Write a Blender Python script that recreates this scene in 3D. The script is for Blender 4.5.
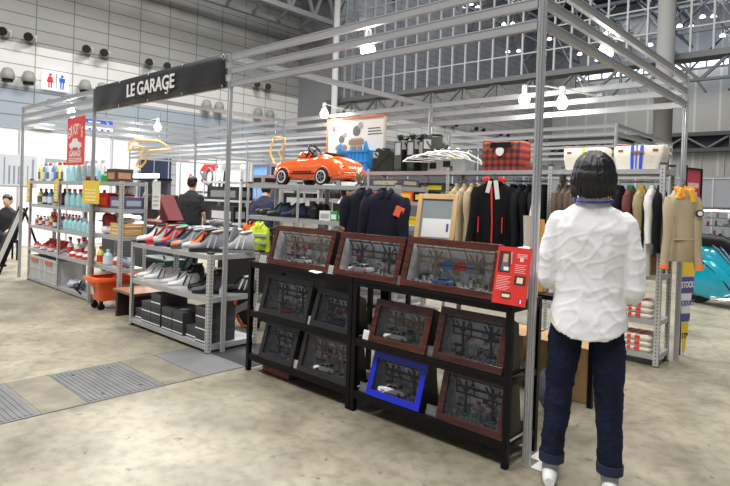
import bpy, math, random
from mathutils import Vector, Matrix, Euler, noise
S = bpy.context.scene
COL = S.collection
for o in list(bpy.data.objects): bpy.data.objects.remove(o)
random.seed(7)
PI = math.pi; R = math.radians

# ---------------- camera ----------------
cd = bpy.data.cameras.new('camera'); cam = bpy.data.objects.new('camera', cd); COL.objects.link(cam)
yaw, pitch, roll = R(-42.519), R(-.555), R(1.958)
fw = Vector((math.sin(yaw)*math.cos(pitch), math.cos(yaw)*math.cos(pitch), math.sin(pitch)))
rt = Vector((math.cos(yaw), -math.sin(yaw), 0)); up = rt.cross(fw)
r2 = math.cos(roll)*rt + math.sin(roll)*up; u2 = -math.sin(roll)*rt + math.cos(roll)*up
cam.matrix_world = Matrix(((r2.x, u2.x, -fw.x, 1.412), (r2.y, u2.y, -fw.y, -2.931), (r2.z, u2.z, -fw.z, 1.442), (0, 0, 0, 1)))
cd.sensor_width = 36; cd.lens = 565.9/730*36; cd.shift_y = -39.17/730
cd.clip_start = .05; cd.clip_end = 300
S.camera = cam

# ---------------- world, light, exposure ----------------
S.view_settings.view_transform = 'Standard'; S.view_settings.look = 'None'
S.view_settings.gamma = 1; S.view_settings.use_curve_mapping = False
S.view_settings.exposure = -0.16
w = bpy.data.worlds.new('hall_world'); S.world = w; w.use_nodes = True
w.node_tree.nodes['Background'].inputs[0].default_value = (.93, .96, 1, 1)
w.node_tree.nodes['Background'].inputs[1].default_value = .3
def area(name, loc, size, power, col=(1, .98, .95), rot=(0, 0, 0)):
    l = bpy.data.lights.new(name, 'AREA'); l.shape = 'SQUARE'; l.size = size; l.energy = power; l.color = col
    o = bpy.data.objects.new(name, l); o.location = loc; o.rotation_euler = rot; COL.objects.link(o); return o
for i, (x, y, p) in enumerate([(4, -9, 2300), (-7, -8, 2300), (-16, -1, 2300), (-6, 4, 2000), (3, 4, 1800), (-18, 12, 2600), (-5, 11, 1900)]):
    area('ceiling_light_bank', (x, y, 17), 5, p)
area('far_fill_light', (-20, 32, 24.6), 8, 4200)  # added out of view to brighten the left wall beyond the glazing
area('neighbour_stand_light', (-11.5, 3.2, 4.6), 1.6, 380, rot=(0, R(-25), 0))
area('neighbour_stand_light', (-16.5, 6.3, 4.6), 1.6, 300, rot=(R(25), 0, 0))
area('far_fill_light', (-14, 50, 24.6), 12, 4500)

# ---------------- materials ----------------
MC = {}
def mat(name, col, rough=.5, metal=0, var=0, vs=8, bump=0, bs=40, coat=0, emit=None, es=1, spec=.5, sheen=0):
    if name in MC: return MC[name]
    m = bpy.data.materials.new(name); m.use_nodes = True; MC[name] = m
    nt = m.node_tree; b = nt.nodes['Principled BSDF']; N = nt.nodes.new; K = nt.links.new
    c = (*col, 1)
    b.inputs['Base Color'].default_value = c; b.inputs['Roughness'].default_value = rough
    b.inputs['Metallic'].default_value = metal; b.inputs['Coat Weight'].default_value = coat
    b.inputs['Specular IOR Level'].default_value = spec
    if sheen: b.inputs['Sheen Weight'].default_value = sheen
    if emit:
        b.inputs['Emission Color'].default_value = (*emit, 1); b.inputs['Emission Strength'].default_value = es
    if var or bump:
        tc = N('ShaderNodeTexCoord')
    if var:
        n = N('ShaderNodeTexNoise'); n.inputs['Scale'].default_value = vs; n.inputs['Detail'].default_value = 5
        K(tc.outputs['Object'], n.inputs['Vector'])
        r = N('ShaderNodeMapRange'); r.inputs[1].default_value = .3; r.inputs[2].default_value = .7
        r.inputs[3].default_value = 1-var; r.inputs[4].default_value = 1+var
        K(n.outputs[0], r.inputs[0])
        mx = N('ShaderNodeMix'); mx.data_type = 'RGBA'; mx.blend_type = 'MULTIPLY'; mx.inputs[0].default_value = 1
        mx.inputs[6].default_value = c; K(r.outputs[0], mx.inputs[7]); K(mx.outputs[2], b.inputs['Base Color'])
    if bump:
        n2 = N('ShaderNodeTexNoise'); n2.inputs['Scale'].default_value = bs; n2.inputs['Detail'].default_value = 4
        K(tc.outputs['Object'], n2.inputs['Vector'])
        bp = N('ShaderNodeBump'); bp.inputs['Strength'].default_value = bump; bp.inputs['Distance'].default_value = .01
        K(n2.outputs[0], bp.inputs['Height']); K(bp.outputs[0], b.inputs['Normal'])
    return m

def grid_mat(name, ax, su, sv, mort, c1, c2, cm, ou=0, ov=0, bands=None, rough=.6, axes='yz'):
    """panel cladding with joints on world axes; bands = [(z_top, colour)] recolours horizontal belts"""
    m = bpy.data.materials.new(name); m.use_nodes = True
    nt = m.node_tree; b = nt.nodes['Principled BSDF']; N = nt.nodes.new; K = nt.links.new
    tc = N('ShaderNodeTexCoord'); sp = N('ShaderNodeSeparateXYZ'); K(tc.outputs['Object'], sp.inputs[0])
    def mth(op, a, bb=None, cl=False):
        n = N('ShaderNodeMath'); n.operation = op; n.use_clamp = cl
        for i, v in enumerate((a, bb)):
            if v is None: continue
            if isinstance(v, (int, float)): n.inputs[i].default_value = v
            else: K(v, n.inputs[i])
        return n.outputs[0]
    U = sp.outputs['XYZ'.index(axes[0].upper())]; V = sp.outputs[2]
    fu = mth('FRACT', mth('DIVIDE', mth('ADD', U, 1000*su+ou), su)); fv = mth('FRACT', mth('DIVIDE', mth('ADD', V, 1000*sv+ov), sv))
    j = mth('MAXIMUM', mth('LESS_THAN', fu, mort/su), mth('LESS_THAN', fv, mort/sv))
    n = N('ShaderNodeTexNoise'); n.inputs['Scale'].default_value = .35; K(tc.outputs['Object'], n.inputs['Vector'])
    mx = N('ShaderNodeMix'); mx.data_type = 'RGBA'; mx.inputs[6].default_value = (*c1, 1); mx.inputs[7].default_value = (*c2, 1)
    K(n.outputs[0], mx.inputs[0]); cur = mx.outputs[2]
    for zt, c in (bands or []):
        lt = mth('LESS_THAN', V, zt); q = N('ShaderNodeMix'); q.data_type = 'RGBA'
        K(lt, q.inputs[0]); K(cur, q.inputs[6]); q.inputs[7].default_value = (*c, 1); cur = q.outputs[2]
    f = N('ShaderNodeMix'); f.data_type = 'RGBA'; f.blend_type = 'MULTIPLY'; K(j, f.inputs[0]); K(cur, f.inputs[6]); f.inputs[7].default_value = (*cm, 1)
    K(f.outputs[2], b.inputs['Base Color']); b.inputs['Roughness'].default_value = rough
    MC[name] = m; return m

def glass_mat(name, tint=(1, 1, 1), refl=1.0, ior=1.5):
    if name in MC: return MC[name]
    m = bpy.data.materials.new(name); m.use_nodes = True; nt = m.node_tree; nt.nodes.clear(); N = nt.nodes.new; K = nt.links.new
    o = N('ShaderNodeOutputMaterial'); t = N('ShaderNodeBsdfTransparent'); g = N('ShaderNodeBsdfGlossy'); fr = N('ShaderNodeFresnel'); mx = N('ShaderNodeMixShader')
    t.inputs[0].default_value = (*tint, 1); g.inputs['Roughness'].default_value = .03; fr.inputs[0].default_value = ior
    K(fr.outputs[0], mx.inputs[0]); K(t.outputs[0], mx.inputs[1]); K(g.outputs[0], mx.inputs[2]); K(mx.outputs[0], o.inputs[0])
    MC[name] = m; return m

def wood_mat(name, c1, c2, rough=.25, scale=6, coat=.5, stretch=(1, 8, 8)):
    if name in MC: return MC[name]
    m = bpy.data.materials.new(name); m.use_nodes = True; nt = m.node_tree; b = nt.nodes['Principled BSDF']; N = nt.nodes.new; K = nt.links.new
    tc = N('ShaderNodeTexCoord'); mp = N('ShaderNodeMapping'); mp.inputs['Scale'].default_value = stretch
    n = N('ShaderNodeTexNoise'); n.inputs['Scale'].default_value = scale; n.inputs['Detail'].default_value = 6; n.inputs['Distortion'].default_value = .6
    K(tc.outputs['Object'], mp.inputs[0]); K(mp.outputs[0], n.inputs['Vector'])
    cr = N('ShaderNodeValToRGB'); cr.color_ramp.elements[0].position = .3; cr.color_ramp.elements[1].position = .7
    cr.color_ramp.elements[0].color = (*c1, 1); cr.color_ramp.elements[1].color = (*c2, 1)
    K(n.outputs[0], cr.inputs[0]); K(cr.outputs[0], b.inputs['Base Color'])
    b.inputs['Roughness'].default_value = rough; b.inputs['Coat Weight'].default_value = coat; b.inputs['Coat Roughness'].default_value = .15
    MC[name] = m; return m

# ---------------- mesh builder ----------------
class MB:
    def __init__(s): s.v = []; s.f = []; s.mi = []; s.sm = []; s.m = 0; s.M = None
    def add(s, vs, fs, smooth=False):
        b = len(s.v)
        for p in vs:
            p = Vector(p); s.v.append(s.M @ p if s.M is not None else p)
        for f in fs: s.f.append([i+b for i in f]); s.mi.append(s.m); s.sm.append(smooth)
    def b0(s, x0, x1, y0, y1, z0, z1):
        s.add([(x0,y0,z0),(x1,y0,z0),(x1,y1,z0),(x0,y1,z0),(x0,y0,z1),(x1,y0,z1),(x1,y1,z1),(x0,y1,z1)],
              [(0,3,2,1),(4,5,6,7),(0,1,5,4),(1,2,6,5),(2,3,7,6),(3,0,4,7)])
    def box(s, c, sz, rot=None):
        h = [k/2 for k in sz]; Mr = Euler(rot).to_matrix() if rot else Matrix.Identity(3); c = Vector(c)
        vs = [c + Mr @ Vector((a*h[0], b*h[1], d*h[2])) for d in (-1,1) for a, b in ((-1,-1),(1,-1),(1,1),(-1,1))]
        s.add(vs, [(0,3,2,1),(4,5,6,7),(0,1,5,4),(1,2,6,5),(2,3,7,6),(3,0,4,7)])
    def frame(s, p, q, hint=(0,0,1)):
        d = (Vector(q)-Vector(p)).normalized(); h = Vector(hint)
        if abs(d.dot(h)) > .95: h = Vector((1,0,0)) if abs(d.x) < .9 else Vector((0,1,0))
        a = d.cross(h).normalized(); return a, a.cross(d), d
    def bar(s, p, q, w, h, hint=(0,0,1)):
        a, b, d = s.frame(p, q, hint); p = Vector(p); q = Vector(q)
        vs = [k + a*(i*w/2) + b*(j*h/2) for k in (p, q) for i, j in ((-1,-1),(1,-1),(1,1),(-1,1))]
        s.add(vs, [(0,1,2,3),(4,7,6,5),(0,4,5,1),(1,5,6,2),(2,6,7,3),(3,7,4,0)])
    def cyl(s, p, q, r0, r1=None, seg=12, cap=True):
        r1 = r0 if r1 is None else r1
        a, b, d = s.frame(p, q); p = Vector(p); q = Vector(q)
        vs = []
        for k, r in ((p, r0), (q, r1)):
            for i in range(seg):
                t = 2*PI*i/seg; vs.append(k + a*math.cos(t)*r + b*math.sin(t)*r)
        s.add(vs, [(i, i+seg, (i+1) % seg+seg, (i+1) % seg) for i in range(seg)], True)
        if cap:
            s.add(vs[:seg], [list(range(seg))]); s.add(vs[seg:], [list(range(seg))[::-1]])
    def lathe(s, prof, loc=(0,0,0), seg=16, ax=None):
        A = ax.to_3x3() if ax is not None else Matrix.Identity(3); loc = Vector(loc); vs = []; n = len(prof)
        for r, z in prof:
            for i in range(seg):
                t = 2*PI*i/seg; vs.append(loc + A @ Vector((r*math.cos(t), r*math.sin(t), z)))
        fs = [(j*seg+i, j*seg+(i+1) % seg, (j+1)*seg+(i+1) % seg, (j+1)*seg+i) for j in range(n-1) for i in range(seg)]
        s.add(vs, fs, True)
        if prof[0][0] > 1e-4: s.add(vs[:seg], [list(range(seg))[::-1]])
        if prof[-1][0] > 1e-4: s.add(vs[-seg:], [list(range(seg))])
    def sph(s, c, r, seg=14, rings=9, rot=None):
        if isinstance(r, (int, float)): r = (r, r, r)
        Mr = Euler(rot).to_matrix() if rot else Matrix.Identity(3); c = Vector(c); vs = []; 
        for j in range(rings+1):
            ph = PI*j/rings
            for i in range(seg):
                t = 2*PI*i/seg; vs.append(c + Mr @ Vector((r[0]*math.sin(ph)*math.cos(t), r[1]*math.sin(ph)*math.sin(t), -r[2]*math.cos(ph))))
        s.add(vs, [(j*seg+i, j*seg+(i+1) % seg, (j+1)*seg+(i+1) % seg, (j+1)*seg+i) for j in range(rings) for i in range(seg)], True)
    def tube(s, pts, r, seg=8, closed=False, cap=True):
        pts = [Vector(p) for p in pts]; n = len(pts); vs = []; pa = None
        for k, p in enumerate(pts):
            if closed: d = (pts[(k+1) % n]-pts[k-1]).normalized()
            else: d = (pts[min(k+1, n-1)]-pts[max(k-1, 0)]).normalized()
            if pa is None:
                h = Vector((0,0,1)) if abs(d.z) < .9 else Vector((1,0,0)); pa = d.cross(h).normalized()
            else: pa = (pa - d*pa.dot(d)).normalized()
            b = pa.cross(d); rr = r[k] if isinstance(r, (list, tuple)) else r
            for i in range(seg):
                t = 2*PI*i/seg; vs.append(p + pa*math.cos(t)*rr + b*math.sin(t)*rr)
        m = n if closed else n-1
        s.add(vs, [(k*seg+i, ((k+1) % n)*seg+i, ((k+1) % n)*seg+(i+1) % seg, k*seg+(i+1) % seg) for k in range(m) for i in range(seg)], True)
        if not closed and cap: s.add(vs[:seg], [list(range(seg))]); s.add(vs[-seg:], [list(range(seg))[::-1]])
    def loft(s, rings, cap=True, smooth=True):
        n = len(rings[0]); vs = [p for r in rings for p in r]
        s.add(vs, [(k*n+i, k*n+(i+1) % n, (k+1)*n+(i+1) % n, (k+1)*n+i) for k in range(len(rings)-1) for i in range(n)], smooth)
        if cap: s.add(rings[0], [list(range(n))[::-1]]); s.add(rings[-1], [list(range(n))])
    def prism(s, pts, a0, a1, plane='xz', smooth=False):
        def P(u, v, a): return (u, a, v) if plane == 'xz' else ((a, u, v) if plane == 'yz' else (u, v, a))
        n = len(pts); vs = [P(u, v, a0) for u, v in pts]+[P(u, v, a1) for u, v in pts]
        s.add(vs, [list(range(n)), list(range(n, 2*n))[::-1]]); s.add(vs, [(i, i+n, (i+1) % n+n, (i+1) % n) for i in range(n)], smooth)
    def poly(s, pts): s.add(pts, [list(range(len(pts)))])
    def build(s, name, mats, parent=None, bevel=0, origin=None):
        if not isinstance(mats, (list, tuple)): mats = [mats]
        off = Vector((0,0,0))
        if parent is not None:
            o_ = parent
            while o_ is not None: off = off + o_.location; o_ = o_.parent
        elif origin is not None: off = Vector(origin)
        me = bpy.data.meshes.new(name); me.from_pydata([tuple(p-off) for p in s.v], [], s.f)
        for m in mats: me.materials.append(m)
        me.polygons.foreach_set('material_index', s.mi); me.polygons.foreach_set('use_smooth', s.sm)
        me.validate(); me.update()
        o = bpy.data.objects.new(name, me); COL.objects.link(o)
        if parent is not None: o.parent = parent
        elif origin is not None: o.location = origin
        if bevel:
            bv = o.modifiers.new('b', 'BEVEL'); bv.width = bevel; bv.segments = 2; bv.limit_method = 'ANGLE'; bv.angle_limit = R(40)
        return o

def tag(o, label, cat, group=None, kind=None):
    o['label'] = label; o['category'] = cat
    if group: o['group'] = group
    if kind: o['kind'] = kind
    return o
ALLT = []
def thing(name, label, cat, loc=(0,0,0), group=None):
    o = bpy.data.objects.new(name, None); ALLT.append(o); o.empty_display_size = .05; COL.objects.link(o); o.location = loc
    return tag(o, label, cat, group)
def turn(o, rz=0, sc=None, rx=0, ry=0):
    o.rotation_euler = (rx, ry, rz)
    if sc: o.scale = (sc, sc, sc) if isinstance(sc, (int, float)) else sc
    return o
def struct(o): o['kind'] = 'structure'; return o
def clone(root, loc, rz=0, label=None, group=None, sc=None, cat=None):
    r = root.copy(); ALLT.append(r); COL.objects.link(r); r.location = loc; r.rotation_euler = (0, 0, rz)
    if sc: r.scale = (sc, sc, sc) if isinstance(sc, (int, float)) else sc
    if label: r['label'] = label
    if cat: r['category'] = cat
    if group: r['group'] = group
    elif 'group' in r: del r['group']
    for ch in list(root.children):
        c = ch.copy(); COL.objects.link(c); c.parent = r
        for g in ch.children:
            d = g.copy(); COL.objects.link(d); d.parent = c
    return r
def bake(o):
    """apply the modifiers into the mesh"""
    bpy.context.view_layer.update()
    dg = bpy.context.evaluated_depsgraph_get(); me = bpy.data.meshes.new_from_object(o.evaluated_get(dg))
    o.modifiers.clear(); old = o.data; o.data = me; bpy.data.meshes.remove(old)
    for p in me.polygons: p.use_smooth = True
    return o
def wrinkle(o, amp, f=1.0, seed=0):
    """cloth folds: ridged noise running diagonally over the surface"""
    me = o.data; ns = [v.normal.copy() for v in me.vertices]
    for v, nn in zip(me.vertices, ns):
        x, y, z = v.co*f; a = 1-abs(noise.noise(Vector((x*9+z*5+seed, y*6, z*3.2-x*4))))*2.2; b_ = 1-abs(noise.noise(Vector((x*8-z*15, y*8+seed, z*9+x*5))))*2.4
        v.co += nn*(amp*(max(0, a)**3+.55*max(0, b_)**3-.45))
    me.update(); return o
def blob(mb, name, m, parent, vox=.01, smooth=4, disp=0, dscale=.1, decimate=None):
    o = mb.build(name, m, parent)
    r = o.modifiers.new('r', 'REMESH'); r.mode = 'VOXEL'; r.voxel_size = vox
    sm = o.modifiers.new('s', 'SMOOTH'); sm.iterations = smooth; sm.factor = .5
    if disp:
        t = bpy.data.textures.new(name, 'CLOUDS'); t.noise_scale = dscale
        d = o.modifiers.new('d', 'DISPLACE'); d.texture = t; d.strength = disp; d.mid_level = .5
    return bake(o)
def text(s, size, m, parent, loc, rot=(R(90), 0, 0), ext=.001, name='lettering', align='CENTER', sx=1, shear=0):
    c = bpy.data.curves.new(name, 'FONT'); c.body = s; c.size = size; c.extrude = ext; c.align_x = align; c.align_y = 'CENTER'; c.shear = shear
    c.offset = size*.02
    t = bpy.data.objects.new(name, c); COL.objects.link(t); bpy.context.view_layer.update()
    me = bpy.data.meshes.new_from_object(t.evaluated_get(bpy.context.evaluated_depsgraph_get())); bpy.data.objects.remove(t)
    me.materials.clear(); me.materials.append(m)
    o = bpy.data.objects.new(name, me); COL.objects.link(o)
    off = Vector((0,0,0)); o_ = parent
    while o_ is not None: off = off + o_.location; o_ = o_.parent
    o.location = Vector(loc)-off; o.rotation_euler = rot; o.scale = (sx, 1, 1)
    if parent is not None: o.parent = parent
    return o

# common materials
ALU = mat('aluminium', (.52, .53, .55), .32, .55, bump=.02)
ALUB = mat('aluminium_beam', (.43, .44, .46), .4, .35)
ZINC = mat('galvanised_steel', (.6, .61, .62), .38, .45, var=.06, vs=20)
ZINCL = mat('shelf_board_steel', (.46, .47, .48), .4, .35, var=.04)
HOLE = mat('slot_shadow_black', (.06, .06, .06), .8)
BLK = mat('black_painted_steel', (.005, .005, .006), .38, spec=.18)
DARK = mat('black_plastic', (.008, .008, .009), .45, spec=.3)
RUB = mat('black_rubber', (.012, .012, .012), .8)
WHT = mat('white_plastic', (.82, .82, .8), .4)
PAPER = mat('white_paper', (.85, .85, .83), .7)
RED = mat('red_plastic', (.62, .02, .02), .35)
ORG = mat('orange_plastic', (.9, .12, .02), .3, coat=.3)
YEL = mat('yellow_card', (.85, .6, .04), .5)
CHR = mat('chrome', (.8, .8, .8), .12, 1)
SKIN = mat('skin', (.62, .36, .25), .5)
HAIR = mat('black_hair', (.008, .007, .008), .38, bump=.5, bs=60)
CARD = mat('brown_cardboard', (.42, .26, .12), .8, var=.08)
GREY = mat('grey_plastic', (.3, .31, .32), .5)
# ---------------- hall ----------------
def floor_mat():
    m = bpy.data.materials.new('polished_concrete'); m.use_nodes = True; nt = m.node_tree; b = nt.nodes['Principled BSDF']; N = nt.nodes.new; K = nt.links.new
    tc = N('ShaderNodeTexCoord')
    def noise(sc, det=6, dist=0):
        n = N('ShaderNodeTexNoise'); n.inputs['Scale'].default_value = sc; n.inputs['Detail'].default_value = det; n.inputs['Distortion'].default_value = dist
        K(tc.outputs['Object'], n.inputs['Vector']); return n.outputs[0]
    cr = N('ShaderNodeValToRGB'); e = cr.color_ramp.elements
    e[0].position = .3; e[0].color = (.15, .135, .095, 1); e[1].position = .68; e[1].color = (.31, .285, .21, 1)
    x = e.new(.48); x.color = (.24, .22, .16, 1)
    K(noise(1.9, 12, .3), cr.inputs[0])
    c2 = N('ShaderNodeValToRGB'); c2.color_ramp.elements[0].position = .34; c2.color_ramp.elements[0].color = (.55, .54, .5, 1); c2.color_ramp.elements[1].position = .56; c2.color_ramp.elements[1].color = (1, 1, 1, 1)
    K(noise(12, 12, .2), c2.inputs[0])
    mx = N('ShaderNodeMix'); mx.data_type = 'RGBA'; mx.blend_type = 'MULTIPLY'; mx.inputs[0].default_value = .6; K(cr.outputs[0], mx.inputs[6]); K(c2.outputs[0], mx.inputs[7])
    c3 = N('ShaderNodeValToRGB'); c3.color_ramp.elements[0].position = .29; c3.color_ramp.elements[0].color = (.35, .35, .35, 1); c3.color_ramp.elements[1].position = .34; c3.color_ramp.elements[1].color = (1, 1, 1, 1)
    K(noise(11, 4), c3.inputs[0])
    m2 = N('ShaderNodeMix'); m2.data_type = 'RGBA'; m2.blend_type = 'MULTIPLY'; m2.inputs[0].default_value = .8; K(mx.outputs[2], m2.inputs[6]); K(c3.outputs[0], m2.inputs[7])
    K(m2.outputs[2], b.inputs['Base Color'])
    mr = N('ShaderNodeMapRange'); mr.inputs[3].default_value = .34; mr.inputs[4].default_value = .62; K(noise(2.3, 5), mr.inputs[0]); K(mr.outputs[0], b.inputs['Roughness'])
    bp = N('ShaderNodeBump'); bp.inputs['Strength'].default_value = .12; bp.inputs['Distance'].default_value = .004; K(noise(30, 4), bp.inputs['Height']); K(bp.outputs[0], b.inputs['Normal'])
    b.inputs['Specular IOR Level'].default_value = .55
    return m
b = MB(); b.b0(-31, 32, -14, 67, -.2, 0); struct(b.build('floor', floor_mat()))
WM = grid_mat('wall_left_panels', 'x', 1.78, .62, .05, (.27, .275, .27), (.36, .355, .335), (.4, .42, .43), ou=.5, ov=.05,
              bands=[(8.45, (.74, .74, .72)), (6.35, (.38, .44, .5)), (4.1, (.55, .56, .57))])
b = MB(); b.b0(-30.6, -30, -14, 67, 0, 26); struct(b.build('wall_left', WM))
WB = grid_mat('wall_back_panels', 'y', 2.35, 30, .22, (.5, .5, .47), (.56, .55, .52), (1.35, 1.35, 1.35), axes='xz')
WG = mat('wall_grey', (.22, .225, .235), .7, var=.05, vs=.5)
b = MB(); b.b0(-30, 32, 66, 66.6, 0, 26); struct(b.build('wall_back', WB))
b = MB(); b.b0(-30, -26.6, 23.8, 24.4, 5, 20); struct(b.build('wall_stair_block', WG))
CEIL = mat('ceiling_dark', (.05, .055, .065), .8)
b = MB(); b.b0(-30, 32, 24, 66, 25, 25.4); b.b0(-30, 32, -4, 24, 19.5, 19.9); struct(b.build('ceiling', CEIL))
# girder under the tall back wall and its dark truss, lower light cladding
TR = mat('truss_paint', (.12, .125, .13), .6)
TRL = mat('truss_light_paint', (.24, .25, .26), .6)
b = MB()
b.b0(-30, 32, 65.2, 66, 9.3, 9.7); b.b0(-30, 32, 65.2, 66, 7.6, 8.0); b.m = 1; b.b0(-30, 32, 65.9, 66, 8, 9.3); b.m = 2
for i in range(-7, 9):
    x = i*4.2; b.bar((x, 65.5, 8), (x+2.1, 65.5, 9.3), .25, .18); b.bar((x+2.1, 65.5, 9.3), (x+4.2, 65.5, 8), .25, .18); b.bar((x+2.1, 65.5, 8), (x+2.1, 65.5, 9.3), .18, .12)
struct(b.build('trim_1', [TR, mat('recess_dark', (.05, .05, .055), .8), TRL]))
b = MB(); b.m = 0
for i in range(30): b.b0(-30+i*2.1, -29.92+i*2.1, 65.8, 66, 2.4, 7.6)
b.b0(-30, 32, 65.7, 66, 2.2, 2.6); struct(b.build('trim_2', mat('lower_cladding_ribs', (.62, .62, .6), .6)))
# glazed upper partition at y=24
b = MB()
for i in range(62):
    x = -26.4+i*.86; b.b0(x, x+.085, 23.92, 24.02, 8, 19.5)
for j in range(10): b.b0(-26.6, 27, 23.93, 24.0, 8+j*1.13, 8.06+j*1.13)
struct(b.build('window_1', mat('mullion_grey', (.45, .46, .47), .5)))
b = MB(); b.b0(-26.6, 27, 24.03, 24.04, 8, 19.5); struct(b.build('window_2', glass_mat('partition_glass', (.72, .75, .8), ior=1.15)))
# walkway truss under the partition
b = MB()
b.b0(-26.6, 27, 23.3, 24.2, 7.7, 7.95); b.b0(-26.6, 27, 23.4, 23.6, 6.75, 6.85)
for i in range(26):
    x = -26.4+i*2.1
    b.bar((x, 23.5, 7.75), (x+1.05, 23.5, 6.8), .12, .12); b.bar((x+1.05, 23.5, 6.8), (x+2.1, 23.5, 7.75), .12, .12); b.bar((x, 23.5, 7.7), (x, 23.5, 6.8), .1, .1)
struct(b.build('trim_3', TR))
# big diagonals and trusses beyond the partition
b = MB()
for k, y in enumerate((34, 46, 58)):
    b.bar((-30, y, 18.5), (30, y, 18.5), .26, .26); b.bar((-30, y, 21), (30, y, 21), .26, .26)
    for i in range(20):
        x = -30+i*3; b.bar((x, y, 18.5), (x+1.5, y, 21), .1, .1); b.bar((x+1.5, y, 21), (x+3, y, 18.5), .1, .1)
for i in range(8):
    x = -26+i*6; b.bar((x, 26, 18.5), (x, 64, 18.5), .2, .2); b.bar((x, 26, 21), (x, 64, 21), .2, .2)
    for j in range(10):
        y = 26+j*3.8; b.bar((x, y, 18.5), (x, y+1.9, 21), .09, .09); b.bar((x, y+1.9, 21), (x, y+3.8, 18.5), .09, .09)
for i in range(10):
    x = -28+i*4.2; b.bar((x, 44, 10), (x+7, 50, 20), .13, .13); b.bar((x+7, 44, 10), (x, 50, 20), .12, .12)
struct(b.build('trim_4', mat('truss_mid', (.18, .185, .195), .6)))
# girder along the left wall near the corner
b = MB()
for z in (13.0, 15.4): b.bar((-26, 2, z), (-26, 23.6, z), .32, .32)
b.bar((-28.6, 2, 13.0), (-28.6, 23.6, 13.0), .3, .3)
for j in range(11):
    y = 2+j*1.95; b.bar((-26, y, 13), (-26, y+.98, 15.4), .16, .16); b.bar((-26, y+.98, 15.4), (-26, y+1.95, 13), .16, .16); b.bar((-26, y, 13), (-28.6, y+1, 13), .14, .14)
for x in (-26.2, -24.4): b.bar((x, 23.6, 8), (x, 23.6, 19), .16, .16)
for j in range(8): b.bar((-26.2, 23.6, 8+j*1.3), (-25.3, 23.6, 9.3+j*1.3), .1, .1)
struct(b.build('trim_5', TRL))
# columns
COLM = mat('column_grey', (.3, .3, .29), .6, var=.05, vs=1)
o = tag((lambda q: (q.lathe([(.36, 0), (.36, 6), (.38, 6), (.38, 6.1), (.34, 6.1), (.34, 19)], (-5.45, 22.6, 0), 24), q.build('hall_column', COLM, origin=(-5.45, 22.6, 0)))[1])(MB()),
        'thick round grey column rising past the glazed upper wall on the right', 'column')
o = tag((lambda q: (q.lathe([(.2, 0), (.2, 6), (.22, 6), (.22, 6.3), (.2, 6.3), (.2, 19)], (-25.0, 22.6, 0), 16), q.build('pipe_column', mat('pipe_white', (.7, .7, .68), .5), origin=(-25.0, 22.6, 0)))[1])(MB()),
        'slim pale pipe column left of centre at the end of the grey block', 'column')
# strip of high windows far beyond
b = MB()
b.b0(-26, 10, 63, 63.2, 15.9, 16.1); b.b0(-26, 10, 63, 63.2, 17.5, 17.7)
for i in range(25): b.b0(-26+i*1.5, -25.85+i*1.5, 63, 63.15, 16.1, 17.5)
b.m = 1; b.b0(-26, 10, 63.2, 63.3, 16.1, 17.5)
struct(b.build('window_3', [TRL, mat('daylight_pane', (.7, .8, 1), .5, emit=(.75, .86, 1), es=2.2)]))
# high bay lamps
LE = mat('lamp_white_glow', (1, 1, 1), .5, emit=(1, .98, .93), es=9)
hb = thing('high_bay_lamp', 'small bright high bay lamp seen through the grid of the upper glazing', 'ceiling lamp', (0,0,0), 'high bay lamps beyond the glazed partition')
q = MB(); q.cyl((0,0,.25), (0,0,.6), .1); q.bar((0,0,.6), (0,0,1.4), .05, .05); q.build('lamp_housing', TRL, hb)
q = MB(); q.lathe([(.02, .26), (.2, .22), (.34, .0), (.3, 0), (0, .1)], seg=14); q.build('reflector', LE, hb)
hb.scale = (.62, .62, .7)
hp = [(-17.5,17.6),(-18.2,16.7),(-15.6,15.5),(-15.0,14.6),(-12.3,14.0),(-17.8,14.1),(-16.3,13.4),(-10.3,15.1),(-9.5,14.9),(-8.8,15.5),(-8.1,15.4),(-7.5,13.9),(-29.3,20.4),(-28.6,20.5),(-27.9,20.1),(-29,18.8),(-28.2,18.8),(-25.0,17.9),(-24.1,17.8),(-24.5,15.3),(-23.4,15.2),(-20.5,15.8)]
for i, (x, z) in enumerate(hp):
    if i == 0: hb.location = (x, 44, z)
    else: clone(hb, (x, 44, z), group='high bay lamps beyond the glazed partition')
# wall spotlights on the left wall
sp = thing('wall_projector', 'black round projector lamp on the upper left wall', 'projector', (0,0,0), 'x')
q = MB(); q.b0(-.2, .25, -.05, .62, -.2, .3); q.build('bracket', mat('bracket_beige', (.5, .48, .42), .6), sp)
q = MB(); q.cyl((.1, .3, 0), (.8, -.15, -.05), .3, .32, 16); q.build('barrel', mat('projector_grey', (.3, .3, .29), .5), sp)
q = MB(); q.cyl((.78, -.14, -.05), (.84, -.18, -.055), .34, .34, 16); q.build('lens_hood', DARK, sp)
g1 = 'black projector lamps along the top of the white wall band'
sp.scale = (.62, .62, .62)
ps = [(5.1, 8.72), (6.2, 8.72), (8.9, 8.72), (9.8, 8.72), (12.3, 8.72), (13.4, 8.72), (19.75, 8.75), (20.65, 8.75), (42, 8.9), (43.4, 8.9), (47, 8.9), (48.4, 8.9), (52, 8.9), (53.6, 8.9), (58, 8.9), (60, 8.9)]
for i, (y, z) in enumerate(ps):
    if i == 0: sp.location = (-29.8, y, z); sp['group'] = g1; sp['label'] = 'black round projector lamp on a beige bracket above the white wall band'
    else: clone(sp, (-29.8, y, z), group=g1)
g2 = 'grey hooded lamps low on the white wall band'
s2 = thing('hooded_wall_lamp', 'grey hooded lamp below the upper edge of the white wall band', 'wall lamp', (-29.9, 5.35, 6.75), g2)
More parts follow.
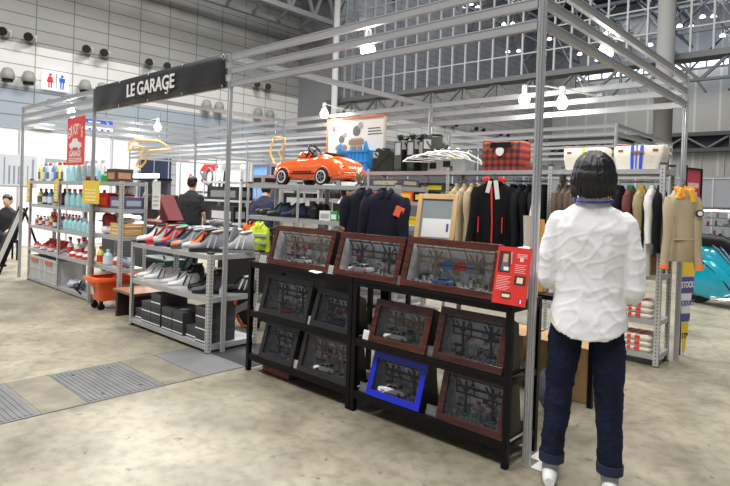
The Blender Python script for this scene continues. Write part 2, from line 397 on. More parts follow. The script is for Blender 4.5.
q = MB(); q.M = Matrix.Translation((-29.9, 5.35, 6.75)); q.lathe([(.02, .36), (.2, .3), (.3, .05), (.3, -.18), (.26, -.2)], (.32, 0, 0), 14); q.build('hood', mat('hood_grey', (.33, .34, .32), .5), s2)
q = MB(); q.M = Matrix.Translation((-29.9, 5.35, 6.75)); q.cyl((.3, 0, -.32), (.3, 0, -.16), .24, .26, 12); q.cyl((-.02, 0, .1), (.2, 0, .1), .06); q.build('lamp_head', DARK, s2)
for y, z in [(6.25, 6.76), (8.9, 6.8), (9.8, 6.8), (16.1, 6.85), (17.0, 6.85), (20.0, 6.9), (21.0, 6.9)]: clone(s2, (-29.9, y, z), group=g2)
# toilet sign
t = thing('restroom_sign', 'white hanging sign with a red woman and a blue man pictogram', 'sign', (-29.9, 7.55, 6.4))
q = MB(); q.b0(-29.999, -29.75, 6.95, 8.15, 6.38, 7.32); q.build('sign_panel', mat('sign_white', (.9, .9, .92), .4, emit=(.9, .92, 1), es=.5), t)
def picto(cy, m, skirt):
    q = MB(); x = -29.73; q.cyl((x-.01, cy, 7.13), (x, cy, 7.13), .075, seg=12)
    if skirt: q.prism([(cy-.1, 7.04), (cy+.1, 7.04), (cy+.17, 6.75), (cy-.17, 6.75)], x-.01, x, 'yz')
    else: q.prism([(cy-.15, 7.04), (cy+.15, 7.04), (cy+.13, 6.8), (cy-.13, 6.8)], x-.01, x, 'yz')
    q.b0(x-.01, x, cy-.09, cy-.02, 6.47, 6.8); q.b0(x-.01, x, cy+.02, cy+.09, 6.47, 6.8); q.build('pictogram', m, t)
picto(7.27, mat('picto_red', (.8, .03, .06), .5), True); picto(7.83, mat('picto_blue', (.02, .12, .75), .5), False)
q = MB(); q.b0(-29.74, -29.73, 7.53, 7.57, 6.48, 7.22); q.build('divider', mat('picto_dark', (.1, .1, .2), .5), t)
# ---------------- trench covers ----------------
def rib_mat():
    m = mat('ribbed_plate', (.13, .132, .135), .55, .2, var=.15, vs=5); return m
RIB = rib_mat(); CONC = mat('old_concrete_slab', (.16, .145, .105), .65, var=.3, vs=5, bump=.1); GST = mat('grey_plate', (.17, .172, .175), .5, .15, var=.15, vs=4)
cov = [(-3.1, -1.66, 'rib', 'ribbed grey trench cover nearest the left edge of the picture'),
       (-1.63, -1.385, 'c', 'mottled concrete trench slab between two groups of ribbed plates'),
       (-1.36, -1.085, 'rib', 'ribbed grey trench cover with lifting holes, the one nearer the camera'),
       (-1.075, -.82, 'rib', 'ribbed grey trench cover with lifting holes, the one nearer the shoe shelf'),
       (-.81, -.51, 'c', 'mottled concrete trench slab beside the smooth grey plate'),
       (-.5, .35, 'g', 'smooth grey trench plate at the foot of the shoe shelf')]
cov = [(-3.1, -1.655, 'rib', cov[0][3]), (-1.645, -1.365, 'c', cov[1][3]), (-1.355, -1.085, 'rib', cov[2][3]), (-1.075, -.815, 'rib', cov[3][3]), (-.805, -.51, 'c', cov[4][3]), (-.5, .35, 'g', cov[5][3])]
for y0, y1, k, lb in cov:
    q = MB(); q.b0(-3.265, -2.49, y0, y1, .0, .004)
    if k == 'rib':
        n = int((y1-y0)/.033); 
        for i in range(n): q.b0(-3.24, -2.51, y0+.012+i*.033, y0+.026+i*.033, .004, .0075)
        q.m = 1
        for x in (-3.15, -2.6): q.cyl((x, (y0+y1)/2, .004), (x, (y0+y1)/2, .0082), .016, seg=8)
    tag(q.build('trench_cover', [{'rib': RIB, 'c': CONC, 'g': GST}[k], HOLE], origin=(-2.88, (y0+y1)/2, 0)), lb, 'floor cover')
q = MB(); q.b0(-3.275, -3.265, -3.1, .35, 0, .004); q.b0(-2.49, -2.48, -3.1, .35, 0, .004); struct(q.build('trim_6', mat('trench_edge', (.1, .1, .1), .6)))
tag((lambda q: (q.b0(-.03, .05, .1, .24, 0, .002), q.b0(.03, .11, -.01, .2, .0, .002), q.build('floor_tape', PAPER, origin=(.03, .1, 0)))[2])(MB()), 'white tape mark on the floor at the foot of the corner post', 'tape')

# ---------------- booth frame ----------------
def octpost(q, x, y, z0, z1, r=.024):
    pts = []
    for i in range(8):
        a = PI/8+i*PI/4; a0 = a-.12; a1 = a+.12
        pts += [(x+r*math.cos(a0), y+r*math.sin(a0)), (x+r*math.cos(a1), y+r*math.sin(a1))]
        am = a+PI/8; k = r*.92; pts += [(x+k*.93*math.cos(am-.12), y+k*.93*math.sin(am-.12)), (x+k*.72*math.cos(am), y+k*.72*math.sin(am)), (x+k*.93*math.cos(am+.12), y+k*.93*math.sin(am+.12))]
    q.prism(pts, z0, z1, 'xy')
def beam(q, p, qq, z1):
    p = Vector((*p, z1-.0275)); k = Vector((*qq, z1-.0275)); d = (k-p).normalized()*.026; a = p+d; c = k-d
    q.bar(a, c, .026, .055); n = Vector((0, 0, 1)).cross(d).normalized()*.014
    for zz in (.0235, -.0235):
        for sg in (-1, 1): q.bar(a+n*sg+Vector((0,0,zz)), c+n*sg+Vector((0,0,zz)), .004, .008)
def frame_thing(name, label, xs, ys, skip=()):
    t = thing(name, label, 'exhibition stand', (xs[-1], ys[0], 0))
    for x in xs:
        for y in ys:
            q = MB(); octpost(q, x, y, .006, 2.7); q.lathe([(.03, 0), (.03, .006)], (x, y, 0), 12); q.build('post', ALU, t)
    for y in ys:
        for i in range(len(xs)-1):
            for z in (2.7, 2.58, 2.46):
                q = MB(); beam(q, (xs[i+1], y), (xs[i], y), z); q.build('beam', ALUB, t)
    for i, x in enumerate(xs):
        for z in (2.7, 2.58, 2.46):
            if i in skip and z < 2.7: continue
            q = MB(); beam(q, (x, ys[0]), (x, ys[1]), z); q.build('beam', ALUB, t)
    return t
frame_thing('exhibition_stand', 'silver aluminium post and triple beam frame around the whole stand', (0, -2.97, -5.94, -8.68), (0, 3.05), skip=(1, 2))
# neighbour frames behind
frame_thing('neighbour_stand', 'pale triple beam frame of the stand behind the left half of ours', (-6.5, -9.5, -12.5, -15.5), (4.88, 7.9))
frame_thing('neighbour_stand', 'pale triple beam frame of the stand behind the clothes rails', (-1.6, -4.6), (5.9, 8.9))
# ---------------- banner ----------------
t = thing('booth_banner', 'black banner with white lettering hung on the beams between two posts', 'banner', (-4.46, -.035, 2.4))
q = MB(); n = 40; rings = []
top = [(-5.9+2.9*i/n, -.036+.004*math.sin(i*1.7), 2.705) for i in range(n+1)]
vs = []
for j in range(5):
    for i in range(n+1): vs.append((-5.9+2.9*i/n, -.038+.006*math.sin(i*.9+j*.8)*(j/4+.2), 2.705-.305*j/4))
q.add(vs, [(j*(n+1)+i, j*(n+1)+i+1, (j+1)*(n+1)+i+1, (j+1)*(n+1)+i) for j in range(4) for i in range(n)], True)
o = q.build('cloth', mat('banner_black', (.02, .02, .024), .35), t); sd = o.modifiers.new('s', 'SOLIDIFY'); sd.thickness = .002
text('LE GARAGE', .2, WHT, t, (-4.42, -.051, 2.555), ext=.003, sx=1.03)
q = MB(); q.tube([(-4.03, -.052, 2.495), (-4.01, -.052, 2.47), (-4.03, -.052, 2.445), (-4.06, -.052, 2.455)], .008, 6); q.build('hook_emblem', WHT, t)
for i in range(5):
    for z in (2.69, 2.415):
        q = MB(); q.cyl((-5.86+i*.705, -.047, z), (-5.86+i*.705, -.041, z), .014, seg=10); q.build('eyelet', CHR, t)
# ---------------- bulb lamps on arms ----------------
BULB = mat('bulb_glow', (1, 1, 1), .5, emit=(1, .96, .88), es=26)
def bulb_lamp(bx, by, z, ax, ay, az, label, e=8):
    t = thing('bulb_spotlight', label, 'lamp', (ax, ay, az))
    q = MB(); q.tube([(ax, ay, az), (ax+(bx-ax)*.4, ay+(by-ay)*.4, az+.03), (bx, by, z+.14)], .009, 6); q.build('arm', GREY, t)
    q = MB(); q.b0(ax-.035, ax+.035, ay-.025, ay+.025, az-.0, az+.028); q.build('clamp', GREY, t)
    q = MB(); q.lathe([(.028, .06), (.03, .1), (.022, .15), (.0, .155)], (bx, by, z), 12); q.build('socket', WHT, t)
    q = MB(); q.lathe([(.0, -.075), (.035, -.07), (.058, -.03), (.058, 0), (.03, .055), (.028, .06)], (bx, by, z), 16); q.build('bulb', BULB, t)
    l = bpy.data.lights.new('bulb_light', 'POINT'); l.energy = e; l.shadow_soft_size = .07; l.color = (1, .95, .86)
    o = bpy.data.objects.new('bulb_light', l); COL.objects.link(o); o.parent = t; o.location = (bx-ax, by-ay, z-.16-az)
bulb_lamp(-1.62, .35, 2.62, -1.36, .03, 2.70, 'glowing bulb lamp on a white arm from the upper front beam, highest of the bulbs')
bulb_lamp(-4.72, 2.8, 2.68, -4.32, 3.02, 2.70, 'glowing bulb lamp in front of the back beams above the framed picture')
bulb_lamp(-1.53, 2.8, 2.59, -1.2, 3.02, 2.70, 'glowing bulb lamp on the back beams just left of the corner post')
bulb_lamp(-1.10, 2.8, 2.52, -.8, 3.02, 2.58, 'glowing bulb lamp on the back beams just right of the corner post')
bulb_lamp(-.25, 1.62, 2.66, -.02, 1.62, 2.7, 'glowing bulb lamp hanging off the right side beams')
bulb_lamp(-7.8, .4, 2.6, -7.6, .02, 2.7, 'glowing bulb lamp above the red hanging sign')
bulb_lamp(-8.2, 2.0, 2.6, -8.66, 2.0, 2.7, 'glowing bulb lamp behind the left end of the black banner')
# ---------------- steel shelving ----------------
def angle_leg(q, x, y, z0, z1, sx, sy, w=.042, perf=True, zg=0, zh=1):
    """angle profile opening towards (sx, sy) with slots"""
    q.m = zg
    q.b0(min(x, x+sx*w), max(x, x+sx*w), y-.0015 if sy > 0 else y-.0015, y+.0015, z0, z1)
    q.b0(x-.0015, x+.0015, min(y, y+sy*w), max(y, y+sy*w), z0, z1)
    q.m = zh
    if perf:
        n = int((z1-z0-.04)/.032)
        for i in range(n):
            z = z0+.03+i*.032
            for k in (.5,):
                xx = x+sx*w*k; q.b0(xx-.005, xx+.005, y-.0028, y+.0028, z, z+.012)
                yy = y+sy*w*k; q.b0(x-.0028, x+.0028, yy-.005, yy+.005, z, z+.012)
def shelving(label, xs, y0, y1, levels, H, cap=True, name='steel_shelving', group=None, levels_by_bay=None, perf=True, lip=.045):
    t = thing(name, label, 'shelf', (xs[0], y0, 0), group)
    for i, x in enumerate(xs):
        for y, sy in ((y0, 1), (y1, -1)):
            sx = 1 if i < len(xs)-1 else -1
            q = MB(); angle_leg(q, x, y, 0, H, sx, sy, perf=perf)
            if cap:
                q.m = 1; q.b0(min(x, x+sx*.046)-.002, max(x, x+sx*.046)+.002, min(y, y+sy*.046)-.002, max(y, y+sy*.046)+.002, H-.012, H+.008); q.b0(min(x, x+sx*.046)-.002, max(x, x+sx*.046)+.002, min(y, y+sy*.046)-.002, max(y, y+sy*.046)+.002, 0, .012)
            q.build('leg', [ZINC, HOLE], t)
    for i in range(len(xs)-1):
        lv = levels_by_bay[i] if levels_by_bay else levels
        for z in lv:
            q = MB(); a, c = xs[i]+.003, xs[i+1]-.003
            q.b0(a, c, y0+.004, y1-.004, z-.004, z)
            q.b0(a, c, y0+.004, y0+.008, z-lip, z-.004); q.b0(a, c, y1-.008, y1-.004, z-lip, z-.004)
            q.b0(a, a+.004, y0+.008, y1-.008, z-lip, z-.004); q.b0(c-.004, c, y0+.008, y1-.008, z-lip, z-.004)
            q.b0(a, c, y0+.008, y0+.02, z-lip, z-lip+.003)
            q.build('shelf_board', ZINCL, t)
    return t
shelving('grey steel shelf full of car care bottles at the far left of the stand', (-8.4, -7.18, -6.06), .03, .42, (1.54, 1.185, .86, .5, .06), 1.56)
shelving('grey steel shelf behind the yellow notice, holding magazines and boxes', (-6.0, -5.2), .03, .36, (1.54, 1.215, .885, .5), 1.56)
shelving('low grey slotted steel shelf with driving shoes and shoe boxes', (-4.53, -3.0), -.14, .40, (.885, .5, .075), .905)
shelving('grey slotted steel shelf carrying the orange pedal car on top', (-4.76, -3.76, -2.77, -2.2), 1.5, 2.0, (1.575, 1.17, .8, .4, .08), 1.60)
shelving('long tall grey slotted steel shelf along the back with bags on top', (-4.95, -3.68, -2.41, -1.15, -.05), 2.643, 3.0, None, 1.85,
         levels_by_bay=[(1.8, 1.42, 1.12, .8, .42, .1), (1.8, 1.42, 1.12, .8, .42, .1), (1.8, .42, .11), (1.8, .83, .42, .11)])

# ---------------- black display racks ----------------
def rack(x0, x1, label):
    t = thing('display_rack', label, 'rack', (x0, -.14, 0), None)
    y0, y1 = -.145, .225
    for x in (x0, x1-.035):
        for y in (y0, y1-.035):
            q = MB(); q.b0(x, x+.035, y, y+.035, 0, .9); q.build('leg', BLK, t, bevel=.002)
    for z in (.9, .5, .145):
        q = MB(); q.b0(x0+.002, x1-.002, y0-.004, y1+.004, z-.018, z) if z == .9 else q.b0(x0+.036, x1-.036, y0+.002, y1-.002, z-.018, z)
        q.build('shelf_board', mat('black_board', (.007, .007, .008), .38, spec=.2), t)
        q = MB(); q.b0(x0+.036, x1-.036, y0+.003, y0+.02, z-.052, z-.019); q.b0(x0+.036, x1-.036, y1-.02, y1-.003, z-.052, z-.019)
        q.b0(x0+.003, x0+.02, y0+.036, y1-.036, z-.052, z-.019); q.b0(x1-.02, x1-.003, y0+.036, y1-.036, z-.052, z-.019); q.build('rail', BLK, t)
    return t
rack(-2.415, -1.232, 'black metal rack of diorama cases, the left one of the joined pair')
rack(-1.225, -.045, 'black metal rack of diorama cases, the right one beside the corner post')

# ---------------- diorama cases ----------------
MAH = wood_mat('mahogany', (.028, .006, .003), (.11, .024, .009), .16)
MAH2 = wood_mat('dark_rosewood', (.025, .006, .004), (.075, .016, .01), .2)
BFR = mat('black_lacquer', (.02, .018, .017), .3, coat=.3)
BLU = mat('blue_lacquer', (.008, .02, .5), .25, coat=.5)
CGL = glass_mat('case_glass', (.96, .97, .98), ior=1.6)
INW = mat('diorama_plaster', (.88, .87, .88), .8, var=.22, vs=22)
IND = mat('diorama_dark_wall', (.78, .78, .8), .8, var=.3, vs=28)
RAFT = mat('rafter_oak', (.35, .27, .17), .7); RAFD = mat('rafter_black', (.05, .05, .05), .6)
TOYW = mat('toy_white', (.85, .85, .83), .25, coat=.5); TOYR = mat('toy_red', (.75, .03, .02), .25, coat=.5); TOYB = mat('toy_blue', (.05, .3, .65), .3, coat=.5); TOYS = mat('toy_silver', (.55, .56, .58), .25, .5)
JUNK = [mat('junk_grey', (.3, .3, .31), .5), mat('junk_black', (.03, .03, .03), .4), mat('junk_white', (.75, .75, .73), .5), mat('junk_tan', (.42, .33, .2), .7), mat('junk_steel', (.6, .6, .62), .25, .8), mat('junk_red', (.5, .04, .03), .5)]
def toy_car(t, cx, cy, cz, L, m, rz=0):
    """small car with body, cabin, windows and wheels; x is length"""
    Mx = Matrix.Translation((cx, cy, cz)) @ Matrix.Rotation(rz, 4, 'Z')
    W = L*.4; r = L*.08
    prof = [(-.5,.09),(-.5,.17),(-.47,.205),(-.30,.235),(-.14,.245),(.2,.245),(.36,.235),(.47,.21),(.5,.17),(.5,.09),(.38,.07),(-.38,.07)]
    q = MB(); q.M = Mx; rings = []
    for yy in (-.5, -.44, .44, .5):
        k = .94 if abs(yy) == .5 else 1
        rings.append([Vector((u*L*(.97+.03*(k == 1)), yy*W, (.07+(v-.07)*k)*L)) for u, v in prof])
    q.loft(rings, smooth=False); body = q.build('toy_car', m, t)
    q = MB(); q.M = Mx; q.loft([[Vector((a_*L, c_*W, z_*L)) for a_, c_ in ((x0_, -w_), (x1_, -w_), (x1_, w_), (x0_, w_))] for z_, x0_, x1_, w_ in ((.24, -.2, .3, .44), (.335, -.09, .19, .35))], smooth=False); q.build('windows', DARK, body)
    q = MB(); q.M = Mx; q.loft([[Vector((a_*L, c_*W, z_*L)) for a_, c_ in ((x0_, -w_), (x1_, -w_), (x1_, w_), (x0_, w_))] for z_, x0_, x1_, w_ in ((.33, -.1, .2, .36), (.35, -.07, .17, .33))], smooth=False)
    for xx, x2 in ((-.2, -.1), (.06, .06), (.3, .2)):
        for sg in (-1, 1): q.bar((xx*L, sg*.44*W, .245*L), (x2*L, sg*.355*W, .335*L), .014*L, .014*L)
    q.build('roof', m, body)
    for sx in (-.3, .31):
        for sg in (-1, 1): q = MB(); q.M = Mx; q.m = 0; q.cyl((sx*L, sg*W*.38, r), (sx*L, sg*W*.5, r), r, seg=12); q.m = 1; q.cyl((sx*L, sg*W*.5, r), (sx*L, sg*W*.515, r), r*.6, seg=10); q.build('wheel', [RUB, CHR], body)
rnd = random.Random(11)
def case(x0, x1, z0, h, fm, roof, label, car=None, cx=.5, cl=.2, dark=False, fw_=.042, lean=.085, signs=()):
    xm = (x0+x1)/2; y0 = -.135; t = thing('diorama_case', label, 'display case', (xm, y0, z0), None)
    y1, zt = y0+lean, z0+h; yb, zb = y0+.165, z0+h-.035; yb2 = y0+.2
    d = Vector((0, lean, h)).normalized(); n = Vector((0, -d.z, d.y)); th = .008
    sideprof = [(y0, z0), (y1, zt), (yb, zb), (yb2, z0)]
    bm_ = fm if fm not in (MAH, MAH2, BLU) else (mat('case_side_black', (.012, .011, .011), .45))
    q = MB(); q.prism(sideprof, x0, x0+th, 'yz'); q.prism(sideprof, x1-th, x1, 'yz')
    q.prism([(yb, zb), (yb+th, zb), (yb2+th*.2, z0), (yb2-th, z0)], x0+th, x1-th, 'yz')
    q.b0(x0+th, x1-th, y0, yb2-th, z0, z0+th); q.build('box_body', bm_, t); q = MB(); q.prism([(y1, zt), (yb, zb), (yb, zb-.003), (y1, zt-.003)], x0+th, x1-th, 'yz'); q.build('clear_roof', CGL, t)
    # slanted front frame
    q = MB(); P = lambda u, v, w: Vector((u, y0, z0)) + d*v + n*w
    H = math.hypot(lean, h)
    def plank(u0, u1, v0, v1, a=(0, 0, 0, 0), w0=.001, w1=.016):
        c = [(u0, v0), (u1, v0), (u1, v1), (u0, v1)]
        q.add([P(u, v, w0) for u, v in c]+[P(u, v, w1) for u, v in c], [(0,3,2,1),(4,5,6,7),(0,1,5,4),(1,2,6,5),(2,3,7,6),(3,0,4,7)])
    plank(x0, x1, 0, fw_); plank(x0, x1, H-fw_, H); plank(x0, x0+fw_, fw_, H-fw_); plank(x1-fw_, x1, fw_, H-fw_)
    q.build('front_frame', fm, t, bevel=.003)
    q = MB(); q.add([P(x0+fw_, fw_, .003), P(x1-fw_, fw_, .003), P(x1-fw_, H-fw_, .003), P(x0+fw_, H-fw_, .003)], [(0, 1, 2, 3)]); q.build('glass_pane', CGL, t)
    # interior
    q = MB(); i = .012; q.m = 0
    q.b0(x0+i, x1-i, y0+.01, yb2-.012, z0+.0085, z0+.03); q.add([(x0+i, yb2-.016, z0+.03), (x1-i, yb2-.016, z0+.03), (x1-i, yb-.012, zb-.012), (x0+i, yb-.012, zb-.012)], [(0, 1, 2, 3)])
    sp_ = [(y0+.02, z0+.03), (y1+.01, zt-.015), (yb-.013, zb-.012), (yb2-.018, z0+.03)]
    for xx in (x0+i, x1-i): q.add([(xx, a, b_) for a, b_ in sp_], [(0, 1, 2, 3)])
    q.build('room_walls', IND if dark else INW, t)
    ib = x0+fw_; W = x1-x0-2*fw_; rm = roof
    q = MB(); np_ = max(4, int(W/.062))
    for k in range(np_):
        for j, (va, vb) in enumerate(((.62, .74), (.77, .88))):
            za, zc = z0+h*va-.01, z0+h*vb-.01; ya_ = yb2-.022-(za-z0)/(h-.035)*.035; yc = yb2-.022-(zc-z0)/(h-.035)*.035; xa = ib+W*(k+.12)/np_; xb = ib+W*(k+.86)/np_
            q.add([(xa, ya_, za), (xb, ya_, za), (xb, yc, zc), (xa, yc, zc)], [(0, 1, 2, 3)])
    q.build('window_panes', mat('pane_white', (.95, .95, .95), .5), t)
    q = MB(); nr = max(3, int(W/.1))
    for k in range(nr+1):
        x = ib+W*k/nr; q.bar((x, y1+.02, zt-.045), (x, yb-.02, zt-.10), .005, .007)
        q.bar((x, yb-.02, zt-.10), (x, yb-.017, zt-.16), .006, .006)
    q.b0(ib, ib+W, y1+.016, y1+.026, zt-.062, zt-.052); q.b0(ib, ib+W, yb-.035, yb-.02, zt-.125, zt-.115); q.b0(ib, ib+W, yb-.03, yb-.02, zt-.165, zt-.158)
    for k in (.26, .76):
        x = ib+W*k; yy = y0+.1; q.bar((x, yy, z0+.03), (x, yy, zt-.07), .011, .011)
        for sg in (-1, 1): q.bar((x, yy, zt-.14), (x+sg*.05, yy, zt-.075), .007, .009)
    q.build('roof_beams', rm, t)
    # workshop bits
    q = MB()
    for k in range(int(W*230)):
        x = ib+rnd.uniform(.01, W-.02); y = rnd.uniform(y0+.045, yb2-.04); s = rnd.uniform(.004, .015); hh = rnd.uniform(.008, .05)*(1 if y > y0+.1 else .35); q.m = rnd.choice([0, 1, 2, 2, 2, 2, 2, 3, 4, 4, 4, 4])
        if rnd.random() < .5: q.b0(x-s, x+s, y-s*.7, y+s*.7, z0+.0305, z0+.03+hh)
        else: q.cyl((x, y, z0+.0305), (x, y, z0+.03+hh), s*.6, seg=8)
    for k in range(int(W*80)):
        x = ib+rnd.uniform(.0, W-.05); z = z0+rnd.uniform(.05, h*.5); s = rnd.uniform(.008, .03); q.m = rnd.choice([0, 0, 1, 2, 2, 2, 3, 5, 4, 0])
        ydist = yb2-.02-(z-z0)/(h-.035)*.035; q.b0(x, x+s*1.5, ydist-.012, ydist, z, z+s)
    q.m = 1; q.b0(ib+W*.05, ib+W*.22, y0+.12, y0+.15, z0+.07, z0+.078)
    q.build('workshop_clutter', JUNK, t)
    if car:
        toy_car(t, x0+(x1-x0)*cx, y0+.058, z0+.031, cl*.88, car, R(8))
    for sx_, sz_, w_, hh_, m_ in signs:
        q = MB(); xx = ib+W*sx_; z = z0+h*sz_; q.b0(xx-w_/2, xx+w_/2, yb-.03, yb-.026, z, z+hh_); q.build('wall_sign', m_, t)
    return t
case(-2.17, -1.48, .9, .30, MAH, RAFT, 'brown wooden diorama case at the left end of the rack top', TOYW, .5, .16, signs=((.47, .45, .03, .04, TOYR), (.47, .3, .045, .04, TOYW)))
case(-1.43, -.845, .9, .295, MAH, RAFD, 'brown wooden diorama case in the middle of the rack top', TOYW, .36, .2)
case(-.825, -.155, .9, .305, MAH, RAFT, 'widest brown wooden diorama case on the rack top, partly behind the red board', TOYB, .42, .15, signs=((.52, .4, .09, .045, TOYR), (.36, .38, .06, .05, TOYB), (.68, .36, .1, .06, mat('sign_slate', (.25, .3, .42), .5))))
case(-2.262, -1.7, .5, .31, BFR, RAFD, 'black framed diorama case with a red racing car on the middle left shelf', TOYR, .48, .14, True)
case(-1.655, -1.262, .5, .268, BFR, RAFD, 'narrow black framed diorama case beside the middle leg, middle shelf', mat('toy_navy', (.03, .05, .2), .3, coat=.5), .55, .17, True, signs=((.5, .4, .22, .012, TOYR),))
case(-1.075, -.61, .5, .272, MAH, RAFT, 'reddish brown diorama case with a white rally car on the middle right shelf', TOYW, .42, .2, signs=((.5, .35, .045, .045, mat('sign_mauve', (.4, .25, .22), .6)), (.72, .33, .04, .04, IND)))
case(-.555, -.09, .5, .30, MAH2, RAFD, 'dark rosewood diorama case at the right end of the middle shelf', None)
case(-2.25, -1.84, .145, .285, BFR, RAFD, 'black framed diorama case at the bottom left corner of the rack', TOYS, .6, .13, True, signs=((.7, .45, .05, .03, mat('sign_navy', (.06, .09, .3), .5)),))
case(-1.78, -1.262, .145, .30, BFR, RAFT, 'black framed diorama case with a white sports car, bottom shelf beside the middle leg', TOYW, .48, .21, signs=((.3, .4, .1, .01, TOYR),))
case(-1.08, -.64, .145, .275, BLU, RAFD, 'bright blue framed diorama case with a white saloon car on the bottom shelf', TOYW, .42, .23, True)
case(-.515, -.072, .145, .305, MAH2, RAFD, 'dark rosewood diorama case at the bottom right end of the rack', TOYS, .75, .1)
# price cards
PC = mat('card_slate', (.1, .1, .11), .5); PCL = mat('card_pale', (.42, .43, .44), .5)
pcards = [(-2.235, .9, PCL, 'grey price card standing at the left end of the rack top'), (-1.455, .9, PCL, 'grey price card standing between the first two cases on the rack top'), (-.865, .9, PC, 'dark price card standing left of the widest case on the rack top'),
          (-1.655, .5, PCL, 'grey price card standing before the narrow black case'), (-2.29, .5, PCL, 'grey price card beside the case with the red racing car'), (-1.098, .5, PAPER, 'white price card beside the case with the white rally car'), (-.585, .5, PC, 'dark price card between the two middle shelf cases on the right'),
          (-2.285, .145, PC, 'dark price card beside the bottom left corner case'), (-1.81, .145, PCL, 'grey price card left of the case with the white striped sports car'), (-1.115, .145, PC, 'dark price card left of the blue case'), (-.56, .145, PC, 'dark price card left of the bottom right case')]
for i, (x, z, m, lb) in enumerate(pcards):
    w_, h_ = .085, .062; x0 = max(x, -2.375) if z < .9 else x
    if z < .9 and -1.26 < x0+w_/2 and x0-w_/2 < -1.19: x0 = -1.145
    y = -.158 if z == .9 else -.139
    t = thing('price_card', lb, 'card', (x0, y, z))
    q = MB(); q.M = Matrix.Translation((x0, y+.012, z)) @ Matrix.Rotation(R(-14), 4, 'X'); q.b0(-w_/2, w_/2, -.001, .001, 0.001, h_); q.build('card', m, t)
    q = MB(); q.b0(x0-w_/2, x0+w_/2, y+.012, y+.03, z, z+.002); q.build('foot', m, t)
    q = MB(); q.M = Matrix.Translation((x0, y+.012, z)) @ Matrix.Rotation(R(-14), 4, 'X')
    for k in range(3): q.b0(-.03, .028-.012*(k % 2), -.0022, -.0012, .016+k*.012, .018+k*.012)
    q.build('printed_lines', mat('card_print', (.3, .3, .3), .5), t)
tag((lambda q: (setattr(q, 'M', Matrix.Translation((-1.58, -.15, .905)) @ Matrix.Rotation(R(8), 4, 'X') @ Matrix.Rotation(R(-10), 4, 'Z')), q.b0(-.055, .055, -.04, .04, -.002, .002), q.build('leaflet', PAPER, origin=(-1.58, -.15, .9)))[2])(MB()), 'small white leaflet lying on the rack top before the leftmost case', 'leaflet')
# red information board
t = thing('information_board', 'red information board with photographs leaning at the right end of the rack top', 'board', (-.075, -.17, .9))
Mx = Matrix.Translation((-.052, -.178, .9)) @ Matrix.Rotation(R(-11), 4, 'X')
q = MB(); q.M = Mx; q.b0(-.098, .098, -.003, .003, 0, .31); q.build('red_panel', mat('board_red', (.72, .035, .03), .35, coat=.3), t)
q = MB(); q.M = Mx; q.b0(-.085, -.015, -.0045, -.003, .17, .285); q.m = 1; q.b0(-.06, -.03, -.0055, -.0045, .225, .27); q.m = 2; q.b0(-.065, -.025, -.0055, -.0045, .18, .225); q.m = 3; q.b0(-.05, -.02, -.006, -.0055, .18, .2)
q.build('portrait_photo', [mat('photo_dark', (.06, .03, .025), .4), SKIN, mat('photo_suit', (.12, .13, .2), .5), PAPER], t)
q = MB(); q.M = Mx; q.b0(.02, .085, -.0045, -.003, .11, .16); q.m = 1; q.b0(.035, .07, -.0055, -.0045, .12, .15); q.build('small_photo', [mat('photo_brown', (.05, .035, .03), .4), mat('photo_cream', (.8, .72, .55), .5)], t); q = MB(); q.M = Mx; q.m = 0; q.b0(-.045, .01, -.0045, -.003, .03, .065); q.m = 1; q.b0(-.04, .005, -.0055, -.0045, .038, .055); q.build('small_photo', [mat('photo_brown', (.05, .035, .03), .4), mat('photo_cream', (.8, .72, .55), .5)], t)
q = MB(); q.M = Mx
for k in range(9): q.b0(-.085, -.02+.01*(k % 3), -.0042, -.003, .075+k*.009, .0775+k*.009) if k < 9 else None
for k in range(5): q.b0(.015, .08-.01*(k % 2), -.0042, -.003, .175+k*.01, .1775+k*.01)
for k in range(3): q.b0(.02, .08, -.0042, -.003, .272-k*.008, .275-k*.008)
q.b0(.04, .06, -.0045, -.003, .235, .255); q.build('printed_lines', mat('print_pink', (.9, .6, .55), .5), t)
q = MB(); q.M = Mx; q.m = 0; q.b0(.058, .066, -.0045, -.003, .015, .033); q.m = 1; q.b0(.066, .074, -.0045, -.003, .015, .033); q.m = 2; q.b0(.074, .082, -.0045, -.003, .015, .033); q.build('flag_emblem', [mat('flag_blue', (.02, .05, .4), .5), PAPER, RED], t)
q = MB(); q.bar((-.06, -.10, .901), (-.06, -.118, 1.18), .05, .003); q.b0(-.09, -.045, -.17, -.1, .9, .903); q.build('prop_stand', CGL if False else WHT, t)
t = thing('paper_box', 'white box file standing behind the red board next to the corner post', 'box', (-.09, .08, .9))
q = MB(); q.b0(-.14, -.05, .075, .17, .9, 1.19); q.build('box_case', PAPER, t, bevel=.002); q = MB(); q.b0(-.12, -.07, .072, .075, .95, 1.0); q.build('spine_label', PCL, t)
# red book under the rack
t = thing('flat_box', 'thin dark box with red printed spine on the floor under the rack', 'box', (-2.1, -.03, 0))
q = MB(); q.b0(-2.3, -1.96, -.06, .16, 0, .055); q.build('box_case', mat('box_maroon_dark', (.08, .05, .05), .5), t, bevel=.002)
q = MB()
for i in range(12): q.b0(-2.29+i*.027, -2.272+i*.027, -.062, -.06, .01, .045-.006*(i % 3))
q.build('printed_spine', mat('print_red', (.45, .08, .08), .5), t)
